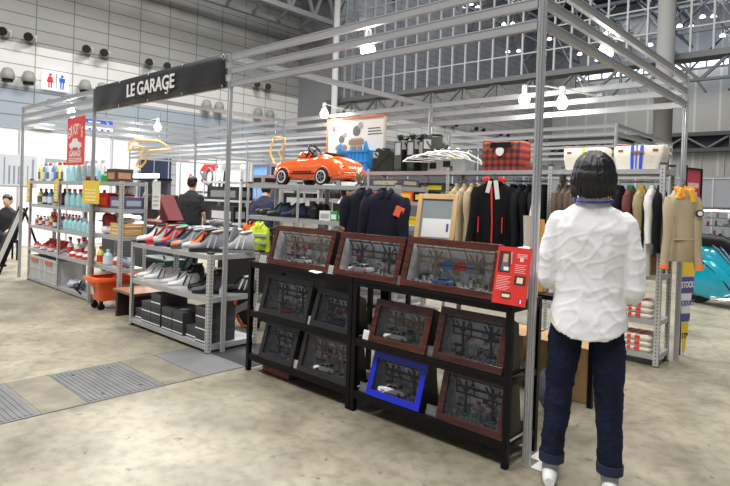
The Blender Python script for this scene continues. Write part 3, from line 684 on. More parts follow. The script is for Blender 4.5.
# ---------------- shoes ----------------
def shoe(name, label, up, sole, acc, L=.31, boot=False, lace=None, H=.155, toe=None):
    t = thing(name, label, 'shoe', (0, 0, 0)); H = .18 if boot else H
    def ring(s, z0, z1, wk=1, top=.45):
        x = -L/2+L*s; W = L*.18*wk; n = 14; r = []
        for i in range(n):
            a = 2*PI*i/n; cy = math.cos(a); sz = math.sin(a)
            r.append(Vector((x, W*cy*(1 if sz < 0 else (1-(1-top)*sz)), z0+(z1-z0)*(.5+.5*sz))))
        return r
    q = MB(); q.loft([ring(.0, .022, .04, .3), ring(.03, .018, .052, .62), ring(.15, .018, .062, .93, .6), ring(.3, .018, .075, 1, .55), ring(.42, .018, .098, .92, .45), ring(.53, .018, H*.88, .8, .48), ring(.62, .018, H*1.0, .74, .5), ring(.8, .018, H*1.03, .72, .6), ring(.93, .018, H*1.02, .66, .62), ring(1.0, .022, H*.8, .42, .7)])
    q.build('upper', up, t)
    q = MB(); q.loft([ring(-.008, .02, .045, .34), ring(.03, .016, .0545, .68), ring(.15, .016, .0645, .96, .62), ring(.24, .016, .071, 1.0, .6)]); q.build('toe_cap', toe or up, t)
    q = MB(); pts = []
    for i in range(20):
        a = 2*PI*i/20; x = math.cos(a); y = math.sin(a); pts.append((x*L*.51, y*L*.19*(1 if x < 0 else .8)))
    q.prism(pts, 0, .024, 'xy', True); q.build('sole', sole, t, bevel=.004)
    q = MB(); rr = [Vector((L*(.28+.155*math.cos(2*PI*i/14)), L*.095*math.sin(2*PI*i/14), H*1.02+.008*math.cos(2*PI*i/14))) for i in range(14)]
    q.tube(rr, .008, 6, closed=True); q.m = 1; q.poly([p-Vector((0, 0, .004)) for p in rr]); q.build('collar', [acc, DARK], t)
    q = MB(); q.bar((-.06, 0, .076), (.03, 0, H+.012), .05, .01); q.build('tongue', lace or sole, t)
    q = MB()
    for sg in (-1, 1):
        q.bar((.01, sg*L*.168, .035), (.045, sg*L*.115, H*.86), .016, .004, (0, 1, 0)); q.bar((.06, sg*L*.14, .03), (.085, sg*L*.115, H*.8), .009, .004, (0, 1, 0))
    q.build('side_stripe', acc, t)
    return t
sW = mat('shoe_white', (.8, .8, .8), .4); sR = mat('shoe_red', (.6, .03, .03), .5); sN = mat('shoe_navy', (.03, .05, .12), .6); sG = mat('shoe_grey', (.22, .23, .25), .6, bump=.2); sO = mat('shoe_orange', (.85, .16, .03), .5)
sK = mat('shoe_black', (.012, .012, .013), .5); sLG = mat('shoe_light_grey', (.45, .46, .47), .5); sDG = mat('shoe_dark_grey', (.1, .1, .11), .6)
def put(t, x, y, z, rz, sc=None):
    t.location = (x, y, z); t.rotation_euler = (0, 0, rz)
    if sc: t.scale = (sc, sc, sc)
    return t
zt = .886
# toes point to -x (towards the left front)
put(shoe('driving_shoe', 'white driving shoe with black stripes and black sole, leftmost on the upper shoe shelf', sW, sK, sK), -4.32, .0, zt, R(46))
put(shoe('driving_shoe', 'grey and red driving shoe second from the left on the upper shoe shelf', sLG, sR, sR, toe=sR), -4.13, .01, zt, R(46))
put(shoe('driving_shoe', 'grey red and navy driving shoe on the upper shoe shelf beside the red tipped one', mat('shoe_scarlet', (.65, .05, .04), .5), sN, sLG, toe=sG), -3.94, .0, zt, R(46))
put(shoe('driving_shoe', 'dark navy and grey driving shoe in the middle of the upper shoe shelf', sN, sK, sLG), -3.77, .04, zt, R(46))
put(shoe('driving_shoe', 'grey driving shoe with orange sole and toe on the upper shoe shelf', sG, sDG, sLG, toe=sO), -3.6, .0, zt, R(46))
put(shoe('driving_shoe', 'grey driving shoe with a large orange heel panel on the upper shoe shelf', sO, sLG, sK, toe=sLG), -3.43, .02, zt, R(46))
put(shoe('driving_shoe', 'grey driving shoe with dark tongue nearest the right leg of the upper shoe shelf', sG, sK, sLG), -3.27, .0, zt, R(46))
put(shoe('driving_shoe', 'light grey driving shoe with white marks, rightmost on the upper shoe shelf', sLG, sG, sW), -3.1, .2, zt, R(46), .95)
zm = .501
put(shoe('racing_shoe', 'white shoe at the left end of the lower shoe shelf, toe over the edge', sW, sW, sLG), -4.38, .02, zm, R(42))
put(shoe('racing_shoe', 'white shoe beside its twin at the left end of the lower shoe shelf', sW, sW, sDG), -4.18, .0, zm, R(42))
put(shoe('racing_shoe', 'white shoe with black trim in the middle of the lower shoe shelf', sW, sW, sK), -3.84, .02, zm, R(42))
put(shoe('racing_shoe', 'white shoe with bold black lettering patch, right of the middle of the lower shoe shelf', sW, sW, sK), -3.64, -.02, zm, R(42))
put(shoe('racing_shoe', 'black shoe with a red tab on the lower shoe shelf', sK, sDG, sR), -3.4, .06, zm, R(42))
put(shoe('racing_shoe', 'dark grey shoe with white stripes, rightmost on the lower shoe shelf', sDG, sK, sW), -3.12, .28, zm, R(30))
put(shoe('ankle_boot', 'black ankle boot standing behind the white shoes on the lower shelf', sK, sK, sDG, boot=True), -4.0, .25, zm, R(46))
put(shoe('ankle_boot', 'black boot behind the second white pair on the lower shelf', sK, sDG, mat('boot_tongue_green', (.3, .5, .1), .5), boot=True), -3.55, .25, zm, R(46))
put(shoe('ankle_boot', 'dark boot near the front right leg of the lower shoe shelf', sDG, sK, sK, boot=True), -3.24, .0, zm, R(45), .95)
q = MB(); q.lathe([(.03, 0), (.034, .01), (.034, .05), (.02, .07), (.018, .09)], (-3.07, .05, zm), 12); tag(q.build('glass_jar', mat('jar_clear_grey', (.5, .52, .55), .1, spec=.8), origin=(-3.07, .05, zm)), 'small clear grey jar next to the front right leg of the shoe shelf', 'jar')
# display prism for a shoe: grey slanted stand
t = thing('shoe_stand', 'grey wedge shaped display stand on the right end of the upper shoe shelf', 'stand', (-3.18, .26, zt))
for o in list(COL.objects):
    if o.name.startswith('driving_shoe'): o.scale = (1.1, 1.05, 1.25)
# shoe boxes
SBX = mat('shoe_box_charcoal', (.045, .047, .05), .6); 
def shoe_box(x0, y0, z0, label, w=.19, d=.30, h=.108):
    t = thing('shoe_box', label, 'box', (x0+w/2, y0+d/2, z0), 'charcoal shoe boxes on the bottom shelf')
    q = MB(); q.b0(x0, x0+w, y0, y0+d, z0, z0+h*.72); q.build('carton', SBX, t)
    q = MB(); q.b0(x0-.002, x0+w+.002, y0-.002, y0+d+.002, z0+h*.7, z0+h); q.build('lid', mat('shoe_box_lid', (.06, .063, .067), .55), t)
    q = MB(); q.b0(x0+.0, x0+w, y0-.003, y0-.0005, z0+.012, z0+.022); q.build('white_strip', PAPER, t)
zb = .076
cols = [(-4.49, 1, 'leftmost'), (-4.285, 2, 'second'), (-4.08, 3, 'third'), (-3.87, 2, 'fourth'), (-3.665, 2, 'fifth'), (-3.46, 1, 'sixth'), (-3.25, 3, 'rightmost')]
cols = [(-4.49, 1), (-4.29, 2), (-4.09, 3), (-3.86, 2), (-3.655, 2), (-3.445, 1), (-3.235, 3)]
words = ['charcoal shoe box standing alone at the left end of the bottom shelf',
 'charcoal shoe box in the two high stack second from the left, {}', 'charcoal shoe box in the tall stack third from the left, {}', 'charcoal shoe box in the fourth stack from the left, {}', 'charcoal shoe box in the fifth stack from the left, {}', 'lone charcoal shoe box just left of the rightmost stack{}', 'charcoal shoe box in the rightmost stack by the front leg, {}']
for (x, n), wd in zip(cols, words):
    for k in range(n): shoe_box(x, -.12+(.03 if n == 1 else 0), zb+k*.109, wd.format({1: ['', '', ''], 2: ['lower one', 'upper one', ''], 3: ['lowest one', 'middle one', 'top one']}[n][k]))
q = MB(); q.M = Matrix.Translation((-3.6, -.02, zb+.2195)) @ Matrix.Rotation(R(25), 4, 'Z'); q.b0(-.04, .04, -.03, .03, 0, .004); tag(q.build('packet', PAPER, origin=(-3.6, -.02, zb+.218)), 'small white packet lying on the fifth stack of shoe boxes', 'packet')
q = MB(); q.prism([(.13, zt), (.33, zt), (.26, zt+.24), (.23, zt+.24)], -3.2, -3.17, 'yz'); q.b0(-3.24, -3.12, .12, .36, zt, zt+.008); q.build('wedge_panel', sG, t)

# silver folded frame, black mat and orange ring seen through the gap behind the shoe shelf
q = MB(); q.b0(-3.0, -2.44, -.1, .55, 0, .006); tag(q.build('floor_mat', mat('mat_black', (.03, .03, .033), .7), origin=(-2.75, .2, 0)), 'black rubber mat on the floor between shoe shelf and black rack', 'mat')
t = thing('folded_ramp', 'silver folded ramp rail leaning diagonally behind the end of the shoe shelf', 'ramp', (-2.9, .8, 0))
q = MB(); q.bar((-4.05, .60, .04), (-2.9, .62, .50), .03, .06); q.build('rail', ZINCL, t); q = MB(); q.bar((-4.05, .66, .04), (-2.9, .68, .56), .03, .06); q.build('rail', ZINCL, t)
t = thing('cable_reel', 'black reel with an orange rim on the floor behind the shoe shelf', 'reel', (-3.58, .85, 0))
q = MB(); 
q.tube([(-3.62+.2*math.cos(a*PI/16), .72, .215+.2*math.sin(a*PI/16)) for a in range(32)], .016, 8, closed=True); q.build('orange_rim', ORG, t)
q = MB(); q.cyl((-3.62, .73, .215), (-3.62, .85, .215), .18, seg=28); q.b0(-3.7, -3.54, .73, .85, 0, .05); q.build('drum', DARK, t)
t = thing('draped_table', 'black draped table behind the shoe shelf', 'table', (-3.9, 1.2, 0))
q = MB(); q.b0(-4.7, -2.75, 1.05, 1.45, 0, .74); q.build('drape', mat('drape_black', (.01, .01, .012), .8), t)
# ---------------- table left of the shoe shelf ----------------
t = thing('low_table', 'low table with brown top and black legs left of the shoe shelf', 'table', (-4.85, .2, 0))
q = MB(); q.b0(-5.08, -4.56, -.08, .5, .285, .315); q.build('tabletop', wood_mat('table_brown', (.22, .1, .05), (.34, .17, .08), .4, 5, .1), t)
for x in (-5.05, -4.64):
    q = MB(); q.b0(x, x+.05, -.06, .48, 0, .285); q.build('leg', mat('leg_dark', (.03, .02, .017), .5), t)
# green tool case between
t = thing('tool_case', 'dark green case with black handle and red mark behind the low brown table', 'case', (-5.7, .8, 0))
q = MB(); q.b0(-6.05, -5.35, .7, 1.0, .0, .56); q.build('shell', mat('case_green', (.01, .05, .035), .4), t, bevel=.02); q = MB(); q.b0(-5.85, -5.45, .685, .698, .42, .52); q.build('handle_panel', DARK, t); q = MB(); q.b0(-5.7, -5.55, .68, .686, .36, .385); q.build('red_mark', RED, t)
# ---------------- orange wheeled tub ----------------
t = thing('wheeled_tub', 'orange plastic tub on black castors with a ringed grip', 'tub', (-5.5, .3, 0))
def rr_ring(x0, x1, y0, y1, z, r=.04, n=4):
    p = []
    for cx, cy, a0 in ((x1-r, y1-r, 0), (x0+r, y1-r, 90), (x0+r, y0+r, 180), (x1-r, y0+r, 270)):
        for k in range(n+1):
            a = R(a0+90*k/n); p.append(Vector((cx+r*math.cos(a), cy+r*math.sin(a), z)))
    return p
q = MB(); q.loft([rr_ring(-5.62, -5.36, -.02, .48, .1), rr_ring(-5.66, -5.30, -.07, .53, .33)], cap=False); q.poly(rr_ring(-5.62, -5.36, -.02, .48, .1)[::-1]); q.poly(rr_ring(-5.65, -5.31, -.06, .52, .31)); q.build('basin', ORG, t)
q = MB(); q.loft([rr_ring(-5.69, -5.27, -.1, .56, .325), rr_ring(-5.69, -5.27, -.1, .56, .36)], cap=False); q.loft([rr_ring(-5.69, -5.27, -.1, .56, .36), rr_ring(-5.64, -5.32, -.05, .51, .36)], cap=False); q.build('rim', ORG, t)
q = MB(); q.tube([(-5.68, -.1, .3), (-5.70, -.14, .2), (-5.69, -.1, .15)], .01, 6); q.build('handle', DARK, t)
for x in (-5.58, -5.40):
    for y in (.0, .44):
        q = MB(); q.cyl((x-.012, y, .035), (x+.012, y, .035), .035, seg=14); q.bar((x, y, .06), (x, y, .1), .03, .03); q.build('castor', DARK, t)
q = MB(); q.M = None; q.add([(-5.56, -.045, .17), (-5.47, -.045, .17), (-5.47, -.058, .26), (-5.56, -.058, .26)], [(0, 1, 2, 3)]); q.build('label', PAPER, t)
q = MB()
for k in range(4): q.add([(-5.318, .12, .22+k*.02), (-5.318, .33-.03*(k % 2), .22+k*.02), (-5.313, .33-.03*(k % 2), .23+k*.02), (-5.313, .12, .23+k*.02)], [(0, 1, 2, 3)])
q.build('lettering', PAPER, t)
q = MB(); q.lathe([(.15, .0), (.16, .03), (.11, .05), (.1, .02)], (-5.48, .3, .315), 20); q.m = 1; q.bar((-5.6, .1, .4), (-5.38, .3, .44), .012, .012); q.build('grit_ring', [ORG, WHT], t)
t = thing('folding_stand', 'dark folding frame of tubes leaning behind the orange tub', 'frame', (-5.1, .7, 0))
q = MB(); q.tube([(-5.4, .7, .02), (-4.8, .75, .72), (-4.75, .75, .74)], .014, 6); q.tube([(-4.9, .7, .02), (-5.5, .75, .6)], .014, 6); q.build('tubes', BLK, t)
tubo = [o for o in COL.objects if o.name.startswith('wheeled_tub')][0]; tubo.scale = (1, 1.2, 1.08); tubo.location.x = -5.54
# ---------------- bottles on the left shelf ----------------
def bottle(kind, body, cap, lab, label, cat='bottle', group=None, h=.2, w=.045):
    t = thing(kind, label, cat, (0, 0, 0), group)
    if kind == 'jug_bottle':
        q = MB(); q.loft([rr_ring(-w, w, -w*.6, w*.6, 0, .012, 2), rr_ring(-w, w, -w*.6, w*.6, h*.6, .012, 2), rr_ring(-w*.7, w*.7, -w*.5, w*.5, h*.78, .012, 2), rr_ring(-.016, .016, -.016, .016, h*.88, .012, 2)]); q.build('body', body, t)
        q = MB(); q.tube([(w*.95, 0, h*.45), (w*1.25, 0, h*.62), (w*.8, 0, h*.8)], .007, 6); q.build('handle', body, t)
    else:
        q = MB(); q.lathe([(w*.92, 0), (w, .01), (w, h*.55), (w*.75, h*.7), (w*.35, h*.8), (w*.35, h*.88)], seg=14); q.build('body', body, t)
    if kind == 'spray_bottle':
        q = MB(); q.cyl((0, 0, h*.86), (0, 0, h*.95), .016, seg=10); q.b0(-.05, .02, -.012, .012, h*.95, h*1.08); q.b0(-.035, -.025, -.006, .006, h*.82, h*.96); q.build('trigger_head', cap, t)
    else: q = MB(); q.cyl((0, 0, h*.86), (0, 0, h), max(.017, w*.4), seg=12); q.build('cap', cap, t)
    q = MB()
    if kind == 'jug_bottle': q.b0(-w*.8, w*.8, -w*.6-.0015, -w*.6-.0005, h*.12, h*.5)
    else: q.lathe([(w+.0008, h*.12), (w+.0008, h*.5)], seg=14)
    q.build('label_wrap', lab, t); return t
bY = mat('bottle_yellow', (.8, .65, .15), .3); bB = mat('bottle_blue', (.1, .25, .65), .3); bC = mat('bottle_cyan', (.4, .72, .78), .25); bW = mat('bottle_white', (.85, .86, .86), .3); bG = mat('bottle_slate', (.2, .3, .4), .3); bK = mat('bottle_black', (.04, .04, .045), .3); lK = mat('wrap_dark', (.1, .13, .2), .5); lW = mat('wrap_white', (.8, .8, .82), .5); lR = mat('wrap_red', (.65, .05, .05), .5); bGr = mat('bottle_green', (.03, .35, .06), .35)
zT = 1.541
tops = [(bY, WHT, lK, 'yellow jug with white cap at the left end of the top shelf'), (bG, bG, lW, 'slate blue jug second from the left on the top shelf'), (bW, RED, lK, 'white jug with red cap third on the top left shelf'), (bB, WHT, lW, 'blue jug in the middle of the top left shelf'), (bY, RED, lK, 'yellow jug with red cap just right of the blue one on the top shelf'), (bW, RED, lK, 'white jug with a dark round label right of the yellow one on the top shelf')]
for i, (b_, c_, l_, lb) in enumerate(tops): put(bottle('jug_bottle', b_, c_, l_, lb, h=.27, w=.062), -8.28+i*.19, .16, zT, 0)
jg = bottle('jug_bottle', bC, WHT, bC, 'pale cyan jug in the row of pale cyan jugs on the top shelf', group='pale cyan jugs on the top shelf', h=.28, w=.066); put(jg, -7.1, .16, zT, 0)
for i in range(1, 5): clone(jg, (-7.1+i*.19, .16, zT), group='pale cyan jugs on the top shelf')
jg2 = bottle('jug_bottle', bW, WHT, bC, 'white jug in the row behind the other jugs on the top shelf', group='white jugs in the back row of the top shelf', h=.3, w=.07); put(jg2, -8.1, .32, zT, 0)
for i in range(1, 9): clone(jg2, (-8.1+i*.21, .32, zT), group='white jugs in the back row of the top shelf')
z2 = 1.186
row = [(bY, lK, 'yellow'), (bK, lW, 'black'), (bB, lW, 'blue'), (bY, lK, 'amber')]
for i, (b_, l_, n_) in enumerate(row): put(bottle('round_bottle', b_, RED, l_, n_+' bottle with red cap in the left group on the second shelf', h=.24, w=.05), -8.22+i*.22, .14, z2, 0)
rb = bottle('round_bottle', bC, RED, bC, 'pale cyan bottle with red cap in the row on the second shelf', group='pale cyan bottles with red caps on the second shelf', h=.25, w=.056); put(rb, -7.08, .14, z2, 0)
for i in range(1, 5): clone(rb, (-7.08+i*.2, .14, z2), group='pale cyan bottles with red caps on the second shelf')
rb2 = bottle('round_bottle', bK, RED, lR, 'dark bottle with red cap standing behind the front row on the second shelf', group='dark bottles with red caps behind on the second shelf', h=.25, w=.05); put(rb2, -8.1, .3, z2, 0)
for i in range(1, 10): clone(rb2, (-8.1+i*.2, .3, z2), group='dark bottles with red caps behind on the second shelf')
z3 = .861
mix = [(bY, RED, 'yellow'), (bK, WHT, 'black'), (bW, RED, 'white'), (bG, YEL, 'slate'), (bY, YEL, 'amber'), (bK, RED, 'dark')]
for i, (b_, c_, n_) in enumerate(mix): put(bottle('small_bottle', b_, c_, lW if i % 2 else lR, n_+' small bottle in the left group on the third shelf', h=.15, w=.032), -8.28+i*.15, .12, z3, 0)
sb = bottle('small_bottle', bC, WHT, bC, 'pale blue bottle with white cap in the row on the third shelf', group='pale blue bottles on the third shelf', h=.19, w=.052); put(sb, -7.08, .12, z3, 0)
for i in range(1, 6): clone(sb, (-7.08+i*.165, .12, z3), group='pale blue bottles on the third shelf')
sr = bottle('small_bottle', RED, RED, lW, 'small red bottle at the back of the third shelf', group='small red bottles at the back of the third shelf', h=.2, w=.035); put(sr, -8.2, .3, z3, 0)
for i in range(1, 10): clone(sr, (-8.2+i*.12, .3, z3), group='small red bottles at the back of the third shelf')
z4 = .501
tin = bottle('tin_jar', RED, RED, lW, 'red and white tin in the left group on the fourth shelf', 'tin', 'red and white tins on the fourth shelf', .1, .055); put(tin, -8.25, .12, z4, 0)
for i in range(1, 7): clone(tin, (-8.25+i*.15, .12+.1*(i % 2), z4), group='red and white tins on the fourth shelf')
for i in range(5): clone(tin, (-8.2+i*.16, .3, z4), group='red and white tins on the fourth shelf', sc=1.5)
spb = bottle('spray_bottle', bW, RED, lR, 'white spray bottle with red trigger on the fourth shelf', group='white spray bottles with red triggers on the fourth shelf', h=.24, w=.042); put(spb, -6.98, .14, z4, 0)
for i in range(1, 5): clone(spb, (-6.98+i*.15, .14+.12*(i % 2), z4), group='white spray bottles with red triggers on the fourth shelf')
tub = bottle('tub_jar', bW, RED, lR, 'white tub with red lid on the front edge of the fourth shelf', 'tub', 'white tubs with red lids on the fourth shelf', .11, .06); put(tub, -6.66, .1, z4, R(10))
tub.location = (-6.7, .085, z4)
for x in (-6.47, -6.25): clone(tub, (x, .085, z4), group='white tubs with red lids on the fourth shelf')
put(bottle('round_bottle', bY, RED, lR, 'yellow bottle with red cap right of the post on the fourth shelf', h=.22, w=.045), -5.88, .1, z4, 0)
put(bottle('round_bottle', bC, WHT, lW, 'light blue bottle with round shoulders right of the yellow one on the fourth shelf', h=.2, w=.062), -5.7, .12, z4, 0)
put(bottle('round_bottle', bW, RED, lR, 'white bottle with red cap beside the light blue one on the fourth shelf', h=.15, w=.045), -5.5, .14, z4, 0)
put(bottle('tub_jar', bC, WHT, lR, 'pale blue jar at the right end of the fourth shelf', 'tub', h=.1, w=.05), -5.33, .13, z4, 0)
# crates on the bottom shelf
CR = mat('crate_grey', (.55, .56, .54), .5)
for i, (x, lb) in enumerate(((-8.37, 'grey plastic crate with red label, left one on the bottom shelf'), (-7.78, 'grey plastic crate with red label, right one on the bottom shelf'))):
    t = thing('storage_crate', lb, 'crate', (x+.28, .2, .061))
    q = MB(); x1 = x+.56; q.b0(x, x1, .05, .065, .061, .39); q.b0(x, x1, .385, .4, .061, .39); q.b0(x, x+.015, .065, .385, .061, .39); q.b0(x1-.015, x1, .065, .385, .061, .39); q.b0(x+.015, x1-.015, .065, .385, .061, .075)
    q.build('bin', CR, t)
    q = MB(); q.b0(x-.008, x1+.008, .04, .05, .365, .4)
    for k in range(5): q.b0(x+.05+k*.11, x+.065+k*.11, .043, .05, .08, .36)
    q.b0(x, x1, .043, .05, .2, .215); q.build('ribs', CR, t)
    q = MB(); q.b0(x+.12, x+.4, .036, .042, .31, .36); q.build('red_label', mat('label_brick', (.6, .12, .08), .5), t)
bag = mat('clear_wrap', (.6, .63, .68), .25)
def lump(name, x, y, z, sx, sy, sz, m, label, cat, n=7, seed=1, group=None):
    rn = random.Random(seed); q = MB()
    for i in range(n):
        a = rn.uniform(.35, .55); q.sph((x+rn.uniform(-1, 1)*sx*(1-a), y+rn.uniform(-1, 1)*sy*(1-a), z+sz*.5), (sx*a, sy*a, sz*.5*rn.uniform(.8, 1)), 10, 7)
    o = q.build(name, m, origin=(x, y, z)); r = o.modifiers.new('r', 'REMESH'); r.mode = 'VOXEL'; r.voxel_size = max(.006, min(sx, sy)*.07); s_ = o.modifiers.new('s', 'SMOOTH'); s_.iterations = 3
    tx = bpy.data.textures.new(name, 'CLOUDS'); tx.noise_scale = .05; d_ = o.modifiers.new('d', 'DISPLACE'); d_.texture = tx; d_.strength = min(.02, sz*.3)
    bake(o); return tag(o, label, cat, group)
lump('wrapped_pack', -6.95, .2, .062, .17, .13, .1, bag, 'clear wrapped pack on the left of the bottom shelf', 'pack', seed=2)
lump('wrapped_pack', -6.6, .2, .062, .16, .13, .09, mat('wrap_black_blue', (.03, .04, .08), .3), 'dark glossy wrapped pack right of the clear one on the bottom shelf', 'pack', seed=3)
lump('wrapped_pack', -6.3, .2, .062, .15, .13, .07, mat('wrap_slate', (.15, .17, .2), .25), 'grey wrapped pack at the right end of the bottom shelf', 'pack', seed=4)
# signs on the shelf
def notice(name, x0, x1, y, z0, z1, m, label, lines=5, lm=PAPER):
    t = thing(name, label, 'sign', ((x0+x1)/2, y, z0))
    q = MB(); q.b0(x0, x1, y-.003, y, z0, z1); q.build('sheet', m, t); q = MB(); w_ = x1-x0; h_ = z1-z0
    for k in range(lines):
        for j in range(5): q.b0(x0+w_*(.18+j*.13), x0+w_*(.27+j*.13+.02*((k+j) % 2)), y-.0045, y-.003, z0+h_*(.12+.15*k), z0+h_*(.19+.15*k))
    q.build('lettering', lm, t); return t
notice('yellow_notice', -6.17, -5.66, -.028, 1.26, 1.545, YEL, 'yellow notice with pale writing hung between the two left shelves', 4, mat('print_cream', (.95, .85, .5), .5))
notice('shelf_strip', -7.26, -7.1, .0, 1.25, 1.55, YEL, 'narrow yellow strip on the middle leg of the left shelf', 5, PAPER)
notice('shelf_strip', -8.42, -8.3, .0, 1.2, 1.55, YEL, 'narrow yellow strip on the leftmost leg of the left shelf', 5, PAPER)
notice('shelf_strip', -5.2, -5.0, .42, 1.22, 1.56, PAPER, 'white vertical card on the rear leg beside the magazines', 3, PCL)
# red hanging sign
t = thing('hanging_sign', 'red hanging sign with curved white lettering and a white car', 'sign', (-6.5, -.01, 1.75))
q = MB(); q.b0(-6.79, -6.21, -.012, -.006, 1.75, 2.385); q.build('panel', mat('sign_red', (.75, .04, .035), .4), t)
for i, ch in enumerate("GRIOT'S"):
    u = -6.71+i*.07; arch = .05*math.cos((i-3)*.5)
    text(ch, .2, WHT, t, (u, -.014, 2.17+arch), sx=.5, name='letter')
q = MB(); q.M = Matrix.Translation((-6.5, -.014, 1.985)); prof = [(-.2,0),(-.2,.05),(-.13,.07),(-.08,.12),(.05,.12),(.1,.07),(.19,.06),(.21,0),(.16,-.01),(.14,-.03),(.1,-.03),(.08,0),(-.08,0),(-.1,-.03),(-.14,-.03),(-.16,0)]
q.prism(prof, -.002, .001); q.build('car_emblem', WHT, t)
text('GARAGE', .11, WHT, t, (-6.5, -.014, 1.9), sx=.9)
q = MB()
for k in range(3): q.b0(-6.72, -6.28, -.0145, -.012, 1.79+k*.022, 1.8+k*.022)
q.build('small_lettering', WHT, t)
q = MB(); 
for x in (-6.75, -6.25): q.cyl((x, -.009, 2.385), (x, -.009, 2.4325), .002, seg=5)
q.build('hanging_wire', CHR, t)
# right part of the left shelf: boxes, magazines, red things
def simple_box(name, x0, x1, y0, y1, z0, z1, m, label, cat, deco=None, group=None, bevel=.003):
    t = thing(name, label, cat, ((x0+x1)/2, (y0+y1)/2, z0), group); q = MB(); q.b0(x0, x1, y0, y1, z0, z1); q.build('body', m, t, bevel=bevel)
    if deco:
        q = MB(); q.b0(x0+(x1-x0)*.12, x1-(x1-x0)*.12, y0-.002, y0-.0002, z0+(z1-z0)*.2, z0+(z1-z0)*.7); q.b0(x1+.0002, x1+.002, y0+(y1-y0)*.15, y1-(y1-y0)*.15, z0+(z1-z0)*.25, z0+(z1-z0)*.7); q.build('printed_panel', deco, t)
    return t
simple_box('picture_box', -5.72, -5.47, .08, .3, 1.541, 1.70, mat('box_dark_brown', (.08, .05, .04), .5), 'dark box printed with brown pictures on top of the shelf behind the yellow notice', 'box', mat('print_tan', (.5, .28, .15), .5))
simple_box('picture_box', -5.6, -5.24, .08, .34, 1.216, 1.36, mat('box_pattern_blue', (.1, .12, .2), .5), 'dark blue patterned box on the second shelf behind the yellow notice', 'box', mat('print_grey_blue', (.45, .47, .6), .5))
put(shoe('white_sneaker', 'white and red sneaker lying on the dark blue patterned box', sW, sR, sR), -5.42, .2, 1.364, R(10))
simple_box('red_kit', -5.97, -5.68, .08, .3, 1.216, 1.4, RED, 'red kit with orange and white parts left of the patterned box', 'kit', ORG)
for k in range(7):
    simple_box('magazine', -5.56+.01*(k % 2), -5.235+.008*(k % 3), .07, .345, .887+k*.022, .907+k*.022, mat('magazine_gold', (.75, .45, .12), .45), 'gold covered magazine in the pile on the third shelf', 'magazine', PAPER if k % 2 else None, 'gold covered magazines piled on the third shelf', bevel=0)
lump('clear_bag', -5.4, .2, 1.042, .15, .11, .07, bag, 'clear bag lying on the pile of gold magazines', 'bag', seed=7)
lump('red_bag', -5.82, .18, .99, .13, .1, .16, mat('bag_crimson', (.35, .01, .03), .5), 'crimson bag standing left of the gold magazines', 'bag', seed=8)
lump('white_pack', -5.8, .18, .887, .16, .12, .1, PAPER, 'white crumpled packs under the crimson bag', 'pack', seed=9)
for i, x in enumerate((-6.3, -6.1+.22)): pass
put(bottle('round_bottle', bGr, RED, bGr, 'green bottle right of the red hanging sign on the top shelf', h=.13, w=.06), -5.88, .14, zT, 0)
simple_box('red_toy', -6.3, -6.12, .05, .12, zT, zT+.07, RED, 'small red and black box on the top shelf below the red sign', 'box', DARK)
lump('white_cloth_pile', -5.4, .2, .502, .17, .12, .13, mat('cloth_grey_blue', (.35, .42, .55), .6), 'pile of grey blue cloths at the right end of the fourth shelf', 'cloth', seed=12)
# easel at far left
t = thing('easel_board', 'grey backed board on a black easel at the far left edge', 'easel', (-9.3, -.1, 0))
q = MB(); q.M = Matrix.Translation((-9.3, .14, .16)) @ Matrix.Rotation(R(-15), 4, 'X') @ Matrix.Rotation(R(0), 4, 'Z'); 
q.M = None; q.bar((-9.3, -.12, .17), (-9.3, .2, 1.03), .025, .30, (1, 0, 0)); q.build('board', mat('board_grey', (.4, .39, .36), .6), t)
q = MB(); q.bar((-9.14, -.13, .17), (-9.14, .19, 1.03), .03, .03); q.bar((-9.46, -.13, .17), (-9.46, .19, 1.03), .03, .03); q.b0(-9.5, -9.1, -.18, -.06, .13, .16); q.build('edge', BLK, t)
for x in (-9.5, -9.1):
    q = MB(); q.bar((x, -.17, .0), (x, .22, 1.1), .03, .03); q.build('leg', BLK, t)
q = MB(); q.bar((-9.3, .6, 0), (-9.3, .22, 1.08), .03, .03); q.build('leg', BLK, t)
# ---------------- orange pedal car ----------------
t = thing('pedal_car', 'bright orange toy pedal car with white rimmed wheels on top of the grey shelf', 'toy car', (-3.73, 1.76, 1.576))
PX, PY, PZ = -4.31, 1.77, 1.576
OR = mat('car_orange', (.92, .13, .02), .15, coat=1)
def csec(s, hw, bt, sill, inn, inn2, tuck=.95):
    pts = [(0, bt), (.6, bt), (.9, bt+.01), (1.0, bt+.05), (1.0, bt+(sill-bt)*.55), (tuck, sill-.025), (.86, sill), (.72, sill+(inn-sill)*.6), (.55, inn), (.3, inn2), (0, inn2)]
    r = [(u*hw, z) for u, z in pts]; full = r+[(-u, z) for u, z in r[-2:0:-1]]
    return [Vector((PX+s, PY+u, PZ+z)) for u, z in full]
secs = [csec(0, .12, .11, .16, .17, .17), csec(.02, .17, .08, .2, .21, .21), csec(.07, .2, .065, .24, .235, .235), csec(.16, .215, .06, .275, .265, .265), csec(.3, .215, .06, .285, .3, .31), csec(.42, .21, .055, .29, .325, .34),
        csec(.45, .21, .055, .295, .30, .30), csec(.46, .21, .055, .295, .2, .12), csec(.72, .21, .055, .31, .2, .12), csec(.73, .212, .055, .315, .35, .37), csec(.8, .22, .06, .32, .36, .375), csec(.9, .225, .06, .31, .335, .345), csec(1.02, .22, .065, .28, .29, .295), csec(1.1, .205, .075, .23, .225, .225), csec(1.14, .18, .09, .17, .17, .17)]
q = MB(); q.loft(secs); q.build('bodyshell', OR, t)
